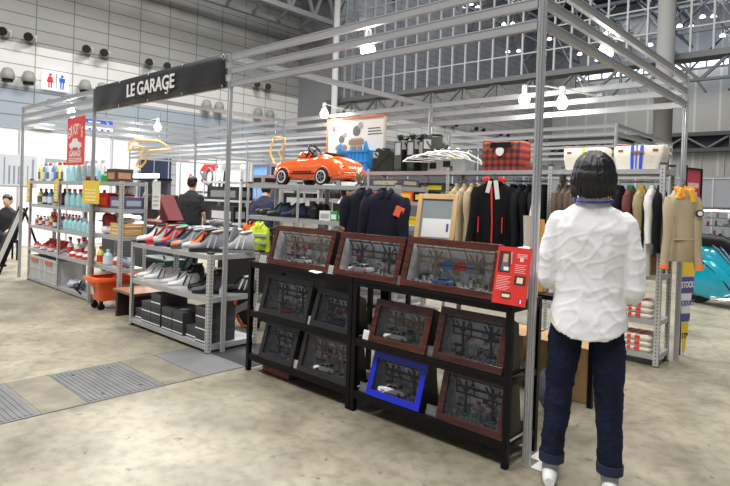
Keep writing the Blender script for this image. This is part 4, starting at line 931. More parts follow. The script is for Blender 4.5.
for s in (.235, .87):
    for sg in (-1, 1):
        yy = PY+sg*.215; c = (PX+s, yy, PZ+.095)
        q = MB(); q.m = 0; q.cyl((c[0], yy-sg*.03, c[2]), (c[0], yy+sg*.03, c[2]), .095, seg=24); q.m = 1; q.cyl((c[0], yy+sg*.03, c[2]), (c[0], yy+sg*.0325, c[2]), .072, seg=24); q.m = 0; q.cyl((c[0], yy+sg*.0325, c[2]), (c[0], yy+sg*.034, c[2]), .056, seg=20)
        q.m = 2; q.cyl((c[0], yy+sg*.034, c[2]), (c[0], yy+sg*.042, c[2]), .016, seg=10)
        for k in range(5):
            a = 2*PI*k/5; q.bar((c[0], yy+sg*.036, c[2]), (c[0]+.052*math.cos(a), yy+sg*.036, c[2]+.052*math.sin(a)), .016, .004, (0, 1, 0))
        q.build('wheel', [RUB, WHT, mat('wheel_grey', (.25, .26, .27), .3, .5)], t)
        q = MB(); q.tube([(c[0]+.108*math.cos(a), yy+sg*.004, c[2]+.108*math.sin(a)) for a in [PI*k/12 for k in range(13)]], .011, 6); q.build('wheel_arch', OR, t)
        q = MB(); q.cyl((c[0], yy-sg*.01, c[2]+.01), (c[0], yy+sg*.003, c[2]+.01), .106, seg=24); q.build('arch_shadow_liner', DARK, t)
q = MB(); cc = Vector((PX+.52, PY, PZ+.41)); ax = Vector((.75, 0, .66)).normalized(); e1 = Vector((0, 1, 0)); e2 = ax.cross(e1)
q.tube([cc+(e1*math.cos(a)+e2*math.sin(a))*.085 for a in [2*PI*k/24 for k in range(24)]], .011, 8, closed=True)
for a in (.5, 2.64, 4.71): q.bar(cc, cc+(e1*math.cos(a)+e2*math.sin(a))*.085, .014, .006)
q.cyl(cc, cc-ax*.16+Vector((0, 0, -.05)), .012, seg=8); q.build('steering_wheel', DARK, t)
q = MB(); q.tube([(PX+.42, PY-.17, PZ+.30), (PX+.455, PY-.15, PZ+.375), (PX+.465, PY, PZ+.395), (PX+.455, PY+.15, PZ+.375), (PX+.42, PY+.17, PZ+.30)], .006, 6); q.build('windscreen_frame', CHR, t)
q = MB(); q.add([(PX+.42, PY-.165, PZ+.30), (PX+.455, PY-.145, PZ+.375), (PX+.465, PY, PZ+.395), (PX+.455, PY+.145, PZ+.375), (PX+.42, PY+.165, PZ+.30), (PX+.425, PY, PZ+.34)], [(0, 1, 2, 3, 4, 5)]); q.build('windscreen', CGL, t)
q = MB(); q.box((PX+.64, PY, PZ+.27), (.05, .28, .16), (0, R(12), 0)); q.b0(PX+.5, PX+.66, PY-.14, PY+.14, PZ+.125, PZ+.17); q.build('seat', mat('seat_black', (.02, .02, .02), .6), t, bevel=.01)
q = MB(); q.M = Matrix.Translation((PX+.86, PY, PZ+.353)) @ Matrix.Rotation(R(12), 4, 'Y'); q.b0(-.07, .07, -.12, .12, 0, .006)
for k in range(6): q.b0(-.06+k*.022, -.05+k*.022, -.115, .115, .006, .01)
q.build('engine_grille', DARK, t)
for sg in (-1, 1):
    q = MB(); q.sph((PX+.045, PY+sg*.13, PZ+.2), (.02, .035, .035), 12, 8); q.build('headlamp', mat('lamp_clear', (.8, .82, .85), .1, coat=1), t)
    q = MB(); q.sph((PX+1.1, PY+sg*.15, PZ+.19), (.03, .035, .025), 10, 6); q.build('tail_lamp', mat('tail_red', (.5, .01, .01), .2), t)
q = MB(); q.tube([(PX+1.08, PY-.2, PZ+.13), (PX+1.15, PY-.14, PZ+.13), (PX+1.165, PY, PZ+.13), (PX+1.15, PY+.14, PZ+.13), (PX+1.08, PY+.2, PZ+.13)], .022, 8); q.build('rear_bumper', OR, t)
q = MB(); q.tube([(PX+.07, PY-.19, PZ+.11), (PX-.0, PY-.1, PZ+.11), (PX-.015, PY, PZ+.11), (PX-.0, PY+.1, PZ+.11), (PX+.07, PY+.19, PZ+.11)], .018, 8); q.build('front_bumper', OR, t)
q = MB(); yy = PY-.2135; q.b0(PX+.355, PX+.73, yy-.002, yy+.01, PZ+.125, PZ+.138)
for k in range(9): q.b0(PX+.40+k*.033, PX+.422+k*.033, yy-.003, yy, PZ+.145, PZ+.162-.004*(k % 2))
q.build('side_stripe', DARK, t)
for k in range(5):
    q = MB(); q.box((PX+1.145, PY-.09+k*.045, PZ+.2), (.004, .028, .026), (0, R(-25), 0)); q.build('rear_letter', WHT, t)
pc = [o for o in COL.objects if o.name.startswith('pedal_car')][0]; pc.scale = (1.12, 1.03, 1.05); pc.location.x = -3.70
t = thing('silver_lamp', 'silver oval headlamp standing by the rear of the orange car', 'lamp', (-2.82, 1.58, 1.576))
q = MB(); q.sph((-2.82, 1.58, 1.67), (.045, .05, .09), 16, 10); q.build('rim', CHR, t); q = MB(); q.sph((-2.805, 1.565, 1.67), (.038, .045, .072), 14, 9); q.build('lens', mat('lamp_lens_bronze', (.3, .22, .12), .15, .5), t); q = MB(); q.b0(-2.85, -2.79, 1.55, 1.61, 1.576, 1.59); q.build('foot', DARK, t)
# things under and around the car
simple_box('small_case', -4.72, -4.5, 1.55, 1.8, 1.576, 1.7, mat('case_silver', (.45, .46, .48), .3, .4), 'small silver case in front of the nose of the orange car', 'case', DARK)
q = MB(); q.bar((-5.2, 1.3, 1.62), (-4.55, 1.5, 1.72), .05, .03)
simple_box('white_packet', -3.42, -3.16, 1.52, 1.56, 1.576, 1.59, PAPER, 'small white packet between the wheels under the orange car', 'packet')
simple_box('white_packet', -3.12, -2.98, 1.6, 1.8, 1.576, 1.62, PAPER, 'white packet behind the rear end of the orange car', 'packet')
simple_box('metal_tray', -2.68, -2.25, 1.6, 1.9, 1.576, 1.66, mat('tray_dark', (.08, .08, .085), .4), 'dark tray of small metal parts at the right end of the shelf top', 'tray', mat('tray_trim', (.4, .35, .25), .5))
# second shelf content (z 1.17)
zz = 1.171
lump('black_bag', -4.55, 1.68, zz, .16, .14, .1, sK, 'black shoe bag at the left end of the shelf below the orange car', 'bag', seed=21)
bo = shoe('walking_shoe', 'dark green walking shoe on the shelf below the orange car', mat('shoe_teal', (.02, .06, .06), .6), sK, sN); put(bo, -4.28, 1.66, zz, R(25), 1.1)
bo = shoe('walking_shoe', 'navy walking shoe right of the dark green one on the shelf below the orange car', sN, sK, sDG); put(bo, -4.02, 1.68, zz, R(25), 1.1)
bo = shoe('walking_shoe', 'brown walking shoe left of the leg on the shelf below the orange car', mat('shoe_brown', (.1, .06, .04), .6), sK, sDG); put(bo, -3.86, 1.8, zz, R(25), 1.0)
lump('black_helmet_bag', -3.58, 1.72, zz, .13, .13, .2, sK, 'black bulging bag right of the leg under the orange car', 'bag', seed=22)
simple_box('model_box', -3.42, -3.24, 1.56, 1.72, zz, zz+.11, PAPER, 'white box on the left of the green ended box under the orange car', 'box', PCL)
simple_box('model_box', -3.235, -3.13, 1.56, 1.72, zz, zz+.11, mat('box_green', (.02, .4, .1), .4), 'white and green box in the middle of the shelf under the orange car', 'box', PAPER)
simple_box('olive_bag', -3.4, -3.05, 1.75, 1.93, zz, zz+.2, mat('canvas_olive', (.12, .1, .06), .8), 'olive canvas case behind the white and green boxes', 'case', mat('strap_brown', (.2, .1, .05), .6))
for k, (c, n_) in enumerate((((.45, .1, .05), 'orange'), ((.06, .2, .22), 'teal'), ((.5, .12, .06), 'brick red'))): simple_box('flat_book', -3.1+.02*k, -2.8, 1.55, 1.75, zz+k*.022, zz+.02+k*.022, mat('book_'+n_.replace(' ', '_'), c, .5), n_+' flat book in the pile right of the green ended box', 'book', bevel=0)
lump('baseball_cap', -2.95, 1.66, zz+.068, .12, .09, .06, sK, 'black cap lying on the flat books', 'cap', seed=25)
lump('white_shirt_bag', -2.62, 1.7, zz, .14, .12, .09, PAPER, 'white folded bag at the right end of the shelf under the orange car', 'bag', seed=26)
lump('clear_bag', -3.3, 1.7, .801, .15, .12, .26, bag, 'clear bag on the third shelf, behind the gap between the first two cases', 'bag', seed=27)
lump('clear_bag', -2.98, 1.7, .801, .13, .12, .24, mat('wrap_rosy', (.6, .5, .5), .3), 'rosy clear bag on the third shelf behind the middle case', 'bag', seed=28)
lump('clear_bag', -2.5, 1.7, .801, .13, .12, .24, bag, 'clear bag at the right end of the third shelf behind the middle case', 'bag', seed=29)
for j, (z, n) in enumerate(((.801, 'third'), (.401, 'fourth'), (.081, 'lowest'))):
    for k in range(2):
        simple_box('parts_box', -4.7+k*.44, -4.33+k*.44, 1.53, 1.9, z, z+.2, mat('parts_box_black', (.03, .03, .032), .6), 'black parts box, %s of two on the %s shelf behind the shoe shelf' % (('left', 'right')[k], n), 'box', WHT)

# ---------------- garments ----------------
def garment(name, label, m, w=.46, L=.68, sl=.58, depth=.1, acc=None, splay=8, cat='shirt', open_=None, hook=True, seed=0, group=None, collar=True, slw=.065):
    """hangs from a rail: z=0 is the rail, facing -y"""
    t = thing(name, label, cat, (0, 0, 0), group); rn = random.Random(seed); n = 28; hz = -.07
    def ring(z, a, b_, amp, ph):
        r = []
        for i in range(n):
            th = 2*PI*i/n; k = 1+amp*math.sin(6*th+ph)+amp*.6*math.sin(11*th+ph*2)
            r.append(Vector((a*math.copysign(abs(math.cos(th))**.8, math.cos(th))*(1+amp*.2*math.sin(3*th)), b_*math.sin(th)*k, z)))
        return r
    h = w/2
    q = MB(); q.loft([ring(hz+.005, .06, .05, 0, 0), ring(hz-.01, .085, .055, 0, 0), ring(hz-.035, h*.62, .06, .02, 1), ring(hz-.07, h*.93, .066, .05, 1), ring(hz-.12, h, .075, .08, 1+seed), ring(hz-.22, h*.97, depth*.85, .1, 1.2+seed), ring(hz-L*.6, h*.97, depth, .16, 1.5+seed), ring(hz-L*.98, h*1.0, depth*1.0, .2, 1.8+seed), ring(hz-L, h*.99, depth*.95, .2, 1.8+seed)])
    q.build('body', m, t)
    for sg in (-1, 1):
        q = MB(); p0 = Vector((sg*(h-.035), 0, hz-.085)); a = R(splay+rn.uniform(-3, 3)); d = Vector((sg*math.sin(a), -.08+rn.uniform(-.08, .04), -math.cos(a))).normalized()
        pts = [p0-d*.02, p0+d*.06]+[p0+d*(sl*k)+Vector((sg*.012*math.sin(k*5+seed), .008*math.sin(k*7+seed), 0)) for k in (.3, .5, .7, .88, 1.0)]
        q.tube(pts, [slw*.7, slw*1.05, slw, slw*.92, slw*.85, slw*.72, slw*.68], 12); sv = q.build('sleeve', m, t)
        if acc and sl > .3:
            q = MB(); q.tube([pts[-1]-d*.03, pts[-1]+d*.006], [slw*.75, slw*.74], 12); q.build('cuff', acc, sv)
    if collar:
        q = MB(); cm = acc or m
        for sg in (-1, 1): q.loft([[Vector((sg*.02, .045, hz+.035)), Vector((sg*.07, .02, hz+.02)), Vector((sg*.06, .03, hz-.01)), Vector((sg*.015, .05, hz))], [Vector((sg*.05, -.03, hz+.03)), Vector((sg*.085, -.035, hz+.01)), Vector((sg*.075, -.045, hz-.03)), Vector((sg*.045, -.05, hz-.01))], [Vector((sg*.02, -.062, hz-.01)), Vector((sg*.055, -.075, hz-.035)), Vector((sg*.045, -.08, hz-.075)), Vector((sg*.012, -.078, hz-.05))]], smooth=False)
        q.build('collar', cm, t)
    if open_:
        q = MB(); q.loft([[Vector((x, -yy, hz-zz_)) for x, yy in ((-ww, 0.005), (ww, 0.005))]+[Vector((ww, -yy+.01, hz-zz_)), Vector((-ww, -yy+.01, hz-zz_))] for ww, zz_ in ()] or [[Vector((-.035, -.075, hz-.02)), Vector((.045, -.075, hz-.02)), Vector((.045, -.05, hz-.02)), Vector((-.045, -.05, hz-.02))], [Vector((-.03, -depth*.95, hz-.22)), Vector((.03, -depth*.95, hz-.22)), Vector((.03, -.05, hz-.22)), Vector((-.03, -.05, hz-.22))], [Vector((-.02, -depth*1.2, hz-L*.9)), Vector((.02, -depth*1.2, hz-L*.9)), Vector((.02, -.05, hz-L*.9)), Vector((-.02, -.05, hz-L*.9))]], smooth=False)
        q.build('front_lining', open_, t)
    if hook:
        q = MB(); q.tube([(0, 0, hz-.005), (0, 0, -.03), (.016, 0, -.012), (.012, 0, .008), (-.006, 0, .012), (-.014, 0, .002)], .003, 6); q.tube([(-h*.75, 0, hz-.06), (0, 0, hz+.0), (h*.75, 0, hz-.06)], .008, 6); q.build('hanger', DARK, t)
    return t
cN = mat('cloth_navy', (.014, .014, .026), .9, bump=.25, bs=60, spec=.2); cBeige = mat('cloth_beige', (.52, .42, .27), .85, bump=.25, bs=60); cK = mat('cloth_black', (.006, .006, .007), .9, bump=.25, bs=60, spec=.2); cBr = mat('cloth_brown', (.11, .075, .05), .85, bump=.25, bs=60)
cY = mat('cloth_yellow', (.8, .5, .03), .8, bump=.2, bs=60); cMar = mat('cloth_maroon', (.16, .05, .045), .85, bump=.25, bs=60); cKh = mat('cloth_khaki', (.36, .30, .17), .85, bump=.25, bs=60); cW = mat('cloth_white', (.78, .78, .75), .85, bump=.25, bs=60); cR = mat('cloth_red', (.75, .03, .03), .7); cGn = mat('cloth_green', (.02, .25, .1), .8); cHV = mat('cloth_hi_vis', (.6, .8, .03), .6); cOr = mat('cloth_orange', (.9, .2, .02), .7)
def hang(t, x, y, z, rz=0, sc=None):
    put(t, x, y, z, rz)
    if sc: t.scale = sc
    return t
# two navy shirts on the front of the pedal car shelf
hang(garment('polo_shirt', 'navy polo shirt with a small white chest mark hanging left of its twin', cN, .44, .5, .3, .08, open_=None, seed=1, splay=10, slw=.08), -2.56, 1.40, 1.592, R(24))
hang(garment('polo_shirt', 'navy shirt with an orange sleeve patch hanging right of the other navy shirt', cN, .44, .52, .42, .08, seed=2, splay=6, slw=.07), -2.24, 1.36, 1.592, R(24))
for nm, o_ in (('a', 0),): 
    pass
pol = [o for o in COL.objects if o.name.startswith('polo_shirt')]
q = MB(); q.b0(.05, .11, -.092, -.088, -.2, -.19); m_ = q.build('chest_mark', WHT); m_.parent = pol[0]
q = MB(); q.box((.16, -.085, -.27), (.09, .014, .1), (0, R(20), 0)); m_ = q.build('sleeve_patch', mat('patch_orange', (.95, .15, .06), .5)); m_.parent = pol[1]
# hi vis jacket and orange vest behind the shoe shelf
hang(garment('hi_vis_jacket', 'yellow high visibility jacket with grey bands hanging behind the leftmost case', cHV, .36, .42, .36, .09, acc=cHV, seed=3, cat='jacket'), -4.3, 1.38, 1.14, R(30), (.62, .8, .78))
hv = [o for o in COL.objects if o.name.startswith('hi_vis')][0]
q = MB(); 
for z in (-.25, -.37): q.b0(-.19, .19, -.105, .105, z-.02, z+.02)
m_ = q.build('reflective_band', mat('reflective_grey', (.5, .53, .5), .4)); m_.parent = hv
hang(garment('orange_vest', 'orange and black vest just left of the yellow high visibility jacket', cOr, .34, .4, .2, .08, acc=cK, seed=4, cat='vest'), -4.52, 1.40, 1.14, R(40), (.5, .8, .6))
# rail
def rail(x0, x1, y, z, label):
    t = thing('clothes_rail', label, 'rail', (x0, y, z)); q = MB(); q.cyl((x0, y, z), (x1, y, z), .011, seg=10); q.build('tube', CHR, t)
    q = MB(); q.b0(x0, x0+.01, y-.02, y+.02, z-.02, z+.07); q.b0(x1-.01, x1, y-.02, y+.02, z-.02, z+.07); q.build('bracket', ZINC, t)
rail(-2.36, -1.2, 2.82, 1.69, 'chrome clothes rail under the plaid bag'); rail(-1.1, -.1, 2.82, 1.69, 'chrome clothes rail under the two cream bags')
lab_b = ['beige jacket hanging edge on, first from the left behind the framed panel', 'beige jacket hanging edge on, second from the left', 'beige jacket hanging edge on, third from the left', 'beige jacket hanging edge on, right beside the black red lined jacket']
for i, x in enumerate((-2.3, -2.2, -2.1, -2.0)): hang(garment('jacket', lab_b[i], cBeige, .4, .72, .6, .07, seed=5+i, cat='jacket', splay=4), x, 2.74, 1.692, R(90+8), (1, .6, 1))
hang(garment('jacket', 'black jacket with red collar and red pocket trims, facing the aisle', cK, .43, .76, .62, .11, acc=None, seed=9, cat='jacket', splay=5), -1.70, 2.52, 1.74, R(24))
bj = [o for o in COL.objects if o.name.startswith('jacket')][-1]
q = MB(); q.add([(-.03, -.085, -.12), (-.012, -.085, -.12), (.008, -.13, -.5), (-.004, -.13, -.5)], [(0, 3, 2, 1)]); q.b0(-.004, .01, -.135, -.128, -.78, -.5); q.b0(-.15, -.14, -.11, -.1, -.62, -.45); q.b0(.1, .11, -.12, -.108, -.62, -.45); m_ = q.build('red_trim', cR); m_.parent = bj
for sg in (-1, 1):
    q = MB(); q.box((sg*.085, -.045, -.05), (.07, .05, .05), (0, R(sg*25), 0)); m_ = q.build('red_collar', cR, bevel=.01); m_.parent = bj
q = MB(); q.box((-.05, -.08, -.13), (.04, .02, .13), (0, R(12), 0)); q.box((.035, -.085, -.16), (.045, .02, .2), (0, R(-8), 0)); m_ = q.build('white_inner_collar', cW); m_.parent = bj
q = MB(); q.b0(-2.36, -1.2, 2.46, 2.5, 0, .001)
blk = ['black jacket hanging edge on just right of the red lined one', 'black jacket hanging edge on, second after the red lined one', 'black jacket hanging edge on, third after the red lined one', 'charcoal jacket with white front edges hanging left of the corner post', 'black jacket at the right end of the dark group, at the corner post']
cC = mat('cloth_charcoal', (.014, .014, .016), .9, spec=.2)
for i, x in enumerate((-1.6, -1.5, -1.4, -1.31, -1.23)): hang(garment('jacket', blk[i], (cK, cC)[i % 2], .46, .8, .64, .07, seed=12+i, cat='jacket', splay=4, open_=None), x, 2.76, 1.692, R(90+6), (1, .6, 1))
brn = ['brown patterned shirt hanging edge on, first right of the corner post', 'brown patterned shirt hanging edge on, second right of the corner post', 'dark brown shirt hanging edge on, third right of the corner post', 'brown shirt hanging edge on, left of the standing man\'s shoulder', 'white shirt hanging edge on, beside the standing man\'s neck']
for i, x in enumerate((-1.06, -1.0, -.94, -.88, -.8)): hang(garment('shirt', brn[i], cW if i == 4 else cBr, .42, .7, .56, .06, seed=20+i, splay=4), x, 2.76, 1.692, R(90+6), (1, .6, 1))
cols_ = [(cY, None, 'yellow shirt hanging edge on right of the standing man\'s head'), (cN, None, 'navy jacket hanging edge on between the yellow and the maroon shirt'), (cMar, cGn, 'maroon shirt with green cuff hanging right of the navy one'), (cKh, cY, 'khaki shirt with yellow cuffs hanging right of the maroon one'), (cW, None, 'white shirt hanging edge on at the right end of the rail'), (cK, None, 'black shirt hanging edge on behind the right end leg')]
for i, ((m_, a_, lb), x) in enumerate(zip(cols_, (-.56, -.47, -.375, -.28, -.185, -.11))): hang(garment('shirt', lb, m_, .42, (.62, .8, .78, .78, .8, .5)[i], (.34, .5, .4, .42, .42, .5)[i], .06, acc=a_, seed=30+i, splay=4), x, 2.76, 1.692, R(90+6), (1, .6, 1))
# khaki jumpsuit top on the shelf end
hang(garment('jacket', 'khaki overall jacket with yellow collar and round badge on the back shelf end', mat('cloth_sand', (.4, .33, .21), .85, bump=.25, bs=60), .29, .62, .60, .08, acc=cOr, seed=40, cat='jacket', splay=3, slw=.05), .12, 2.56, 1.68, R(38))
kj = [o for o in COL.objects if o.name.startswith('jacket')][-1]
q = MB(); q.box((-.045, -.06, -.105), (.05, .02, .1), (0, R(20), 0)); q.box((.045, -.07, -.12), (.04, .02, .12), (0, R(-10), 0)); m_ = q.build('yellow_scarf', cY, bevel=.006); m_.parent = kj
q = MB(); q.cyl((.1, -.1, -.27), (.1, -.085, -.27), .032, seg=16); m_ = q.build('badge_ring', mat('badge_black', (.03, .03, .03), .5)); m_.parent = kj
q = MB(); q.cyl((.1, -.104, -.27), (.1, -.1, -.27), .02, seg=16); m_ = q.build('badge_centre', PAPER); m_.parent = kj
q = MB(); q.tube([Vector((.147*math.cos(a_*PI/10), .084*math.sin(a_*PI/10), -.5)) for a_ in range(20)], .008, 6, closed=True); m_ = q.build('waist_seam', cKh); m_.parent = kj
# ---------------- on top of the back shelf ----------------
ztp = 1.801
def tote(label, x0, x1, y0, y1, z, h, m, stripes, name='tote_bag', flare=.035):
    t = thing(name, label, 'bag', ((x0+x1)/2, (y0+y1)/2, z)); q = MB()
    def rg(k, zz_, ins): return [Vector(p) for p in rr_ring(x0-flare*k+ins, x1+flare*k-ins, y0+.02*k+ins, y1-.02*k-ins, zz_, .03, 3)]
    q.loft([rg(0, z, .0), rg(.5, z+h*.5, -.008), rg(1, z+h*.95, 0), rg(1, z+h, .01), rg(1, z+h*.93, .03)]); q.build('body', m, t)
    q = MB()
    for (u0, u1), mm in stripes:
        for k in range(6):
            za, zb_ = z+h*k/6, z+h*(k+1)/6; fa, fb = k/6, (k+1)/6
            xa = lambda u, f: x0-flare*f+(x1-x0+2*flare*f)*u
            ya = lambda f: y0+.02*f+.01*(-math.sin(f*PI))-.0095*0-.006
            q.m = mm; q.add([(xa(u0, fa), ya(fa), za), (xa(u1, fa), ya(fa), za), (xa(u1, fb), ya(fb), zb_), (xa(u0, fb), ya(fb), zb_)], [(0, 1, 2, 3)])
    q.build('stripes', [mat('stripe_blue', (.02, .08, .65), .6), mat('stripe_yellow', (.85, .7, .05), .6), RED], t) if stripes else None
    for u in (.16, .84):
        q = MB(); xx = x0-flare+(x1-x0+2*flare)*u; q.b0(xx-.022, xx+.022, y0+.008, y0+.018, z+h*.74, z+h*.84); q.build('leather_tab', mat('leather_tan', (.35, .12, .04), .5), t)
    q = MB(); q.tube([(x0-.03, y0+.06, z+h*.9), (x0-.01, y0+.05, z+h*1.07), (x0+.12, y0+.05, z+h*1.02)], .01, 6); q.build('handle', mat('leather_tan', (.35, .12, .04), .5), t)
    return t
CAN = mat('canvas_cream', (.72, .68, .58), .85, bump=.25, bs=30)
tote('cream canvas bag with a yellow stripe on the back shelf behind the standing man', -1.0, -.64, 2.7, 2.94, ztp, .22, CAN, [((.46, .54), 1)])
tote('cream canvas bag with two blue stripes on the back shelf', -.5, -.12, 2.7, 2.94, ztp, .225, CAN, [((.36, .43), 0), ((.47, .5), 0), ((.55, .62), 0)])
q = MB(); q.b0(-.36, -.25, 2.688, 2.7, ztp+.15, ztp+.17); tl = [o for o in COL.objects if o.name.startswith('tote_bag')][-1]; q.build('leather_label', mat('leather_tan', (.35, .12, .04), .5), tl)
def plaid():
    m = bpy.data.materials.new('red_black_plaid'); m.use_nodes = True; nt = m.node_tree; b = nt.nodes['Principled BSDF']; N = nt.nodes.new; K = nt.links.new
    tc = N('ShaderNodeTexCoord'); sp = N('ShaderNodeSeparateXYZ'); K(tc.outputs['Object'], sp.inputs[0])
    def st(o):
        a = N('ShaderNodeMath'); a.operation = 'MULTIPLY'; a.inputs[1].default_value = 1/.075; K(o, a.inputs[0]); f = N('ShaderNodeMath'); f.operation = 'FRACT'; K(a.outputs[0], f.inputs[0]); g = N('ShaderNodeMath'); g.operation = 'LESS_THAN'; g.inputs[1].default_value = .5; K(f.outputs[0], g.inputs[0]); return g.outputs[0]
    s = N('ShaderNodeMath'); s.operation = 'ADD'; K(st(sp.outputs[0]), s.inputs[0]); K(st(sp.outputs[2]), s.inputs[1])
    cr = N('ShaderNodeValToRGB'); cr.color_ramp.interpolation = 'CONSTANT'; e = cr.color_ramp.elements; e[0].color = (.02, .015, .015, 1); e[1].position = .4; e[1].color = (.14, .02, .015, 1); x = e.new(.9); x.color = (.38, .035, .02, 1)
    d = N('ShaderNodeMath'); d.operation = 'DIVIDE'; d.inputs[1].default_value = 2; K(s.outputs[0], d.inputs[0]); K(d.outputs[0], cr.inputs[0]); K(cr.outputs[0], b.inputs['Base Color']); b.inputs['Roughness'].default_value = .8
    return m
pb = tote('red and black plaid bag with an oval white badge on the back shelf', -1.96, -1.5, 2.68, 2.94, ztp, .32, plaid(), [], 'plaid_bag', .015)
q = MB(); q.M = Matrix.Translation((-1.73, 2.668, ztp+.21)) @ Matrix.Rotation(R(90), 4, 'X'); q.cyl((0, 0, 0), (0, 0, .008), .05, seg=20); q.build('oval_badge', WHT, pb)
q = MB(); q.b0(-1.85, -1.6, 2.66, 2.675, ztp+.25, ztp+.31); q.build('dark_flap', DARK, pb)
simple_box('small_case', -1.44, -1.34, 2.7, 2.85, ztp, ztp+.05, mat('case_dark_red', (.2, .03, .03), .4), 'small dark red case right of the plaid bag', 'case')
# wire hangers and a clear box
t = thing('clear_box', 'transparent box full of parts under the heap of white hangers', 'box', (-2.4, 2.8, ztp))
q = MB(); q.b0(-2.75, -2.2, 2.7, 2.92, ztp, ztp+.14); q.build('walls', mat('box_smoked', (.35, .37, .36), .2), t); q = MB(); q.b0(-2.7, -2.6, 2.695, 2.7, ztp+.03, ztp+.1); q.b0(-2.5, -2.4, 2.695, 2.7, ztp+.05, ztp+.12); q.build('parts', DARK, t)
hg0 = thing('coat_hanger', 'white coat hanger in the heap on the back shelf', 'hanger', (0, 0, 0), 'white coat hangers heaped on the back shelf')
q = MB(); q.tube([(-.21, 0, -.09), (-.15, 0, -.035), (0, 0, 0), (.15, 0, -.035), (.21, 0, -.09)], [.009, .013, .012, .013, .009], 8); q.tube([(-.2, 0, -.085), (.2, 0, -.085)], .006, 6); q.build('arms', WHT, hg0)
q = MB(); q.tube([(0, 0, 0), (0, 0, .04), (.02, 0, .065), (.035, 0, .045)], .0035, 6); q.build('hook', CHR, hg0)
hpz = [(-2.82, 2.66, 1.985, 6, -30), (-2.74, 2.68, 2.0, 10, -34), (-2.66, 2.70, 2.02, 8, -30), (-2.56, 2.72, 2.03, 14, -36), (-2.47, 2.74, 2.045, 12, -32), (-2.36, 2.74, 2.03, 16, -30), (-2.2, 2.76, 2.01, 24, -34)]
for i, (x, y, z, a, c) in enumerate(hpz):
    h_ = hg0 if i == 0 else clone(hg0, (x, y, z), group='white coat hangers heaped on the back shelf')
    h_.location = (x, y, z); h_.rotation_euler = (R(c), R(a-6), R(38))
# jerry cans
JG = mat('jerry_olive', (.012, .02, .012), .45, coat=.2)
def jerry(x, y, z, rz, label, h=.46, w=.16, L=.34):
    t = thing('jerry_can', label, 'can', (x, y, z)); 
    prof = [(-L/2, .02), (-L/2+.02, 0), (L/2-.02, 0), (L/2, .02), (L/2, h*.8), (L/2-.05, h*.93), (-L/2+.07, h*.93), (-L/2, h*.83)]
    q = MB(); q.M = Matrix.Translation((x, y, z)); q.prism(prof, -w/2, w/2); o = q.build('tank', JG, t, bevel=.018)
    q = MB(); q.M = Matrix.Translation((x, y, z))
    for sg in (-1, 1): q.bar((-L*.38, sg*w*.5, h*.1), (L*.38, sg*w*.5, h*.8), .02, .012, (0, 1, 0)); q.bar((L*.38, sg*w*.5, h*.1), (-L*.38, sg*w*.5, h*.8), .02, .012, (0, 1, 0))
    q.build('pressed_cross', JG, t)
    q = MB(); q.M = Matrix.Translation((x, y, z))
    for k in (-1, 0, 1): q.tube([(-.06, k*w*.3, h*.92), (-.04, k*w*.3, h*1.0), (.09, k*w*.3, h*1.0), (.11, k*w*.3, h*.92)], .01, 6)
    q.build('handle', JG, t)
    q = MB(); q.M = Matrix.Translation((x, y, z)); q.cyl((-L/2+.05, 0, h*.88), (-L/2+.02, 0, h*.99), .035, seg=12); q.b0(-L/2+.0, -L/2+.07, -.025, .025, h*.97, h*1.0); q.build('spout_cap', JG, t)
    q = MB(); q.M = Matrix.Translation((x, y, z)); q.b0(-L/2-.002, -L/2, -w*.35, w*.35, h*.45, h*.78); q.b0(-L*.48, -L*.2, -w/2-.003, -w/2, h*.6, h*.85); q.build('pale_label', PCL, t)
    t.rotation_euler = (0, 0, rz); return t
jerry(-3.13, 2.82, ztp, R(75), 'olive jerry can with pale label, first of the tall ones from the left')
jerry(-2.93, 2.82, ztp, R(75), 'olive jerry can with pale label in the middle of the tall ones')
jerry(-2.75, 2.83, ztp, R(60), 'olive jerry can at the right of the tall ones, beside the hangers')
jerry(-3.5, 2.82, ztp, R(0), 'short olive fuel can with white marks right of the blue crate', h=.31, w=.16, L=.36)
t = thing('folding_crate', 'blue plastic crate between the framed picture and the fuel cans', 'crate', (-4.05, 2.84, ztp)); q = MB(); BC = mat('crate_blue', (.03, .3, .72), .4)
q.b0(-4.32, -3.76, 2.72, 2.74, ztp, ztp+.3); q.b0(-4.32, -3.76, 2.94, 2.96, ztp, ztp+.3); q.b0(-4.32, -4.3, 2.74, 2.94, ztp, ztp+.3); q.b0(-3.78, -3.76, 2.74, 2.94, ztp, ztp+.3); q.b0(-4.3, -3.78, 2.74, 2.94, ztp, ztp+.02); q.build('bin', BC, t)
q = MB()
for k in range(8): q.b0(-4.29+k*.072, -4.275+k*.072, 2.71, 2.72, ztp+.03, ztp+.27)
for z in (.0, .13, .27): q.b0(-4.33, -3.75, 2.705, 2.72, ztp+z, ztp+z+.025)
q.prism([(-4.33, ztp+.3), (-4.25, ztp+.3), (-4.29, ztp+.4)], 2.71, 2.75); q.prism([(-3.83, ztp+.3), (-3.75, ztp+.3), (-3.8, ztp+.42)], 2.71, 2.75); q.build('ribs', BC, t)
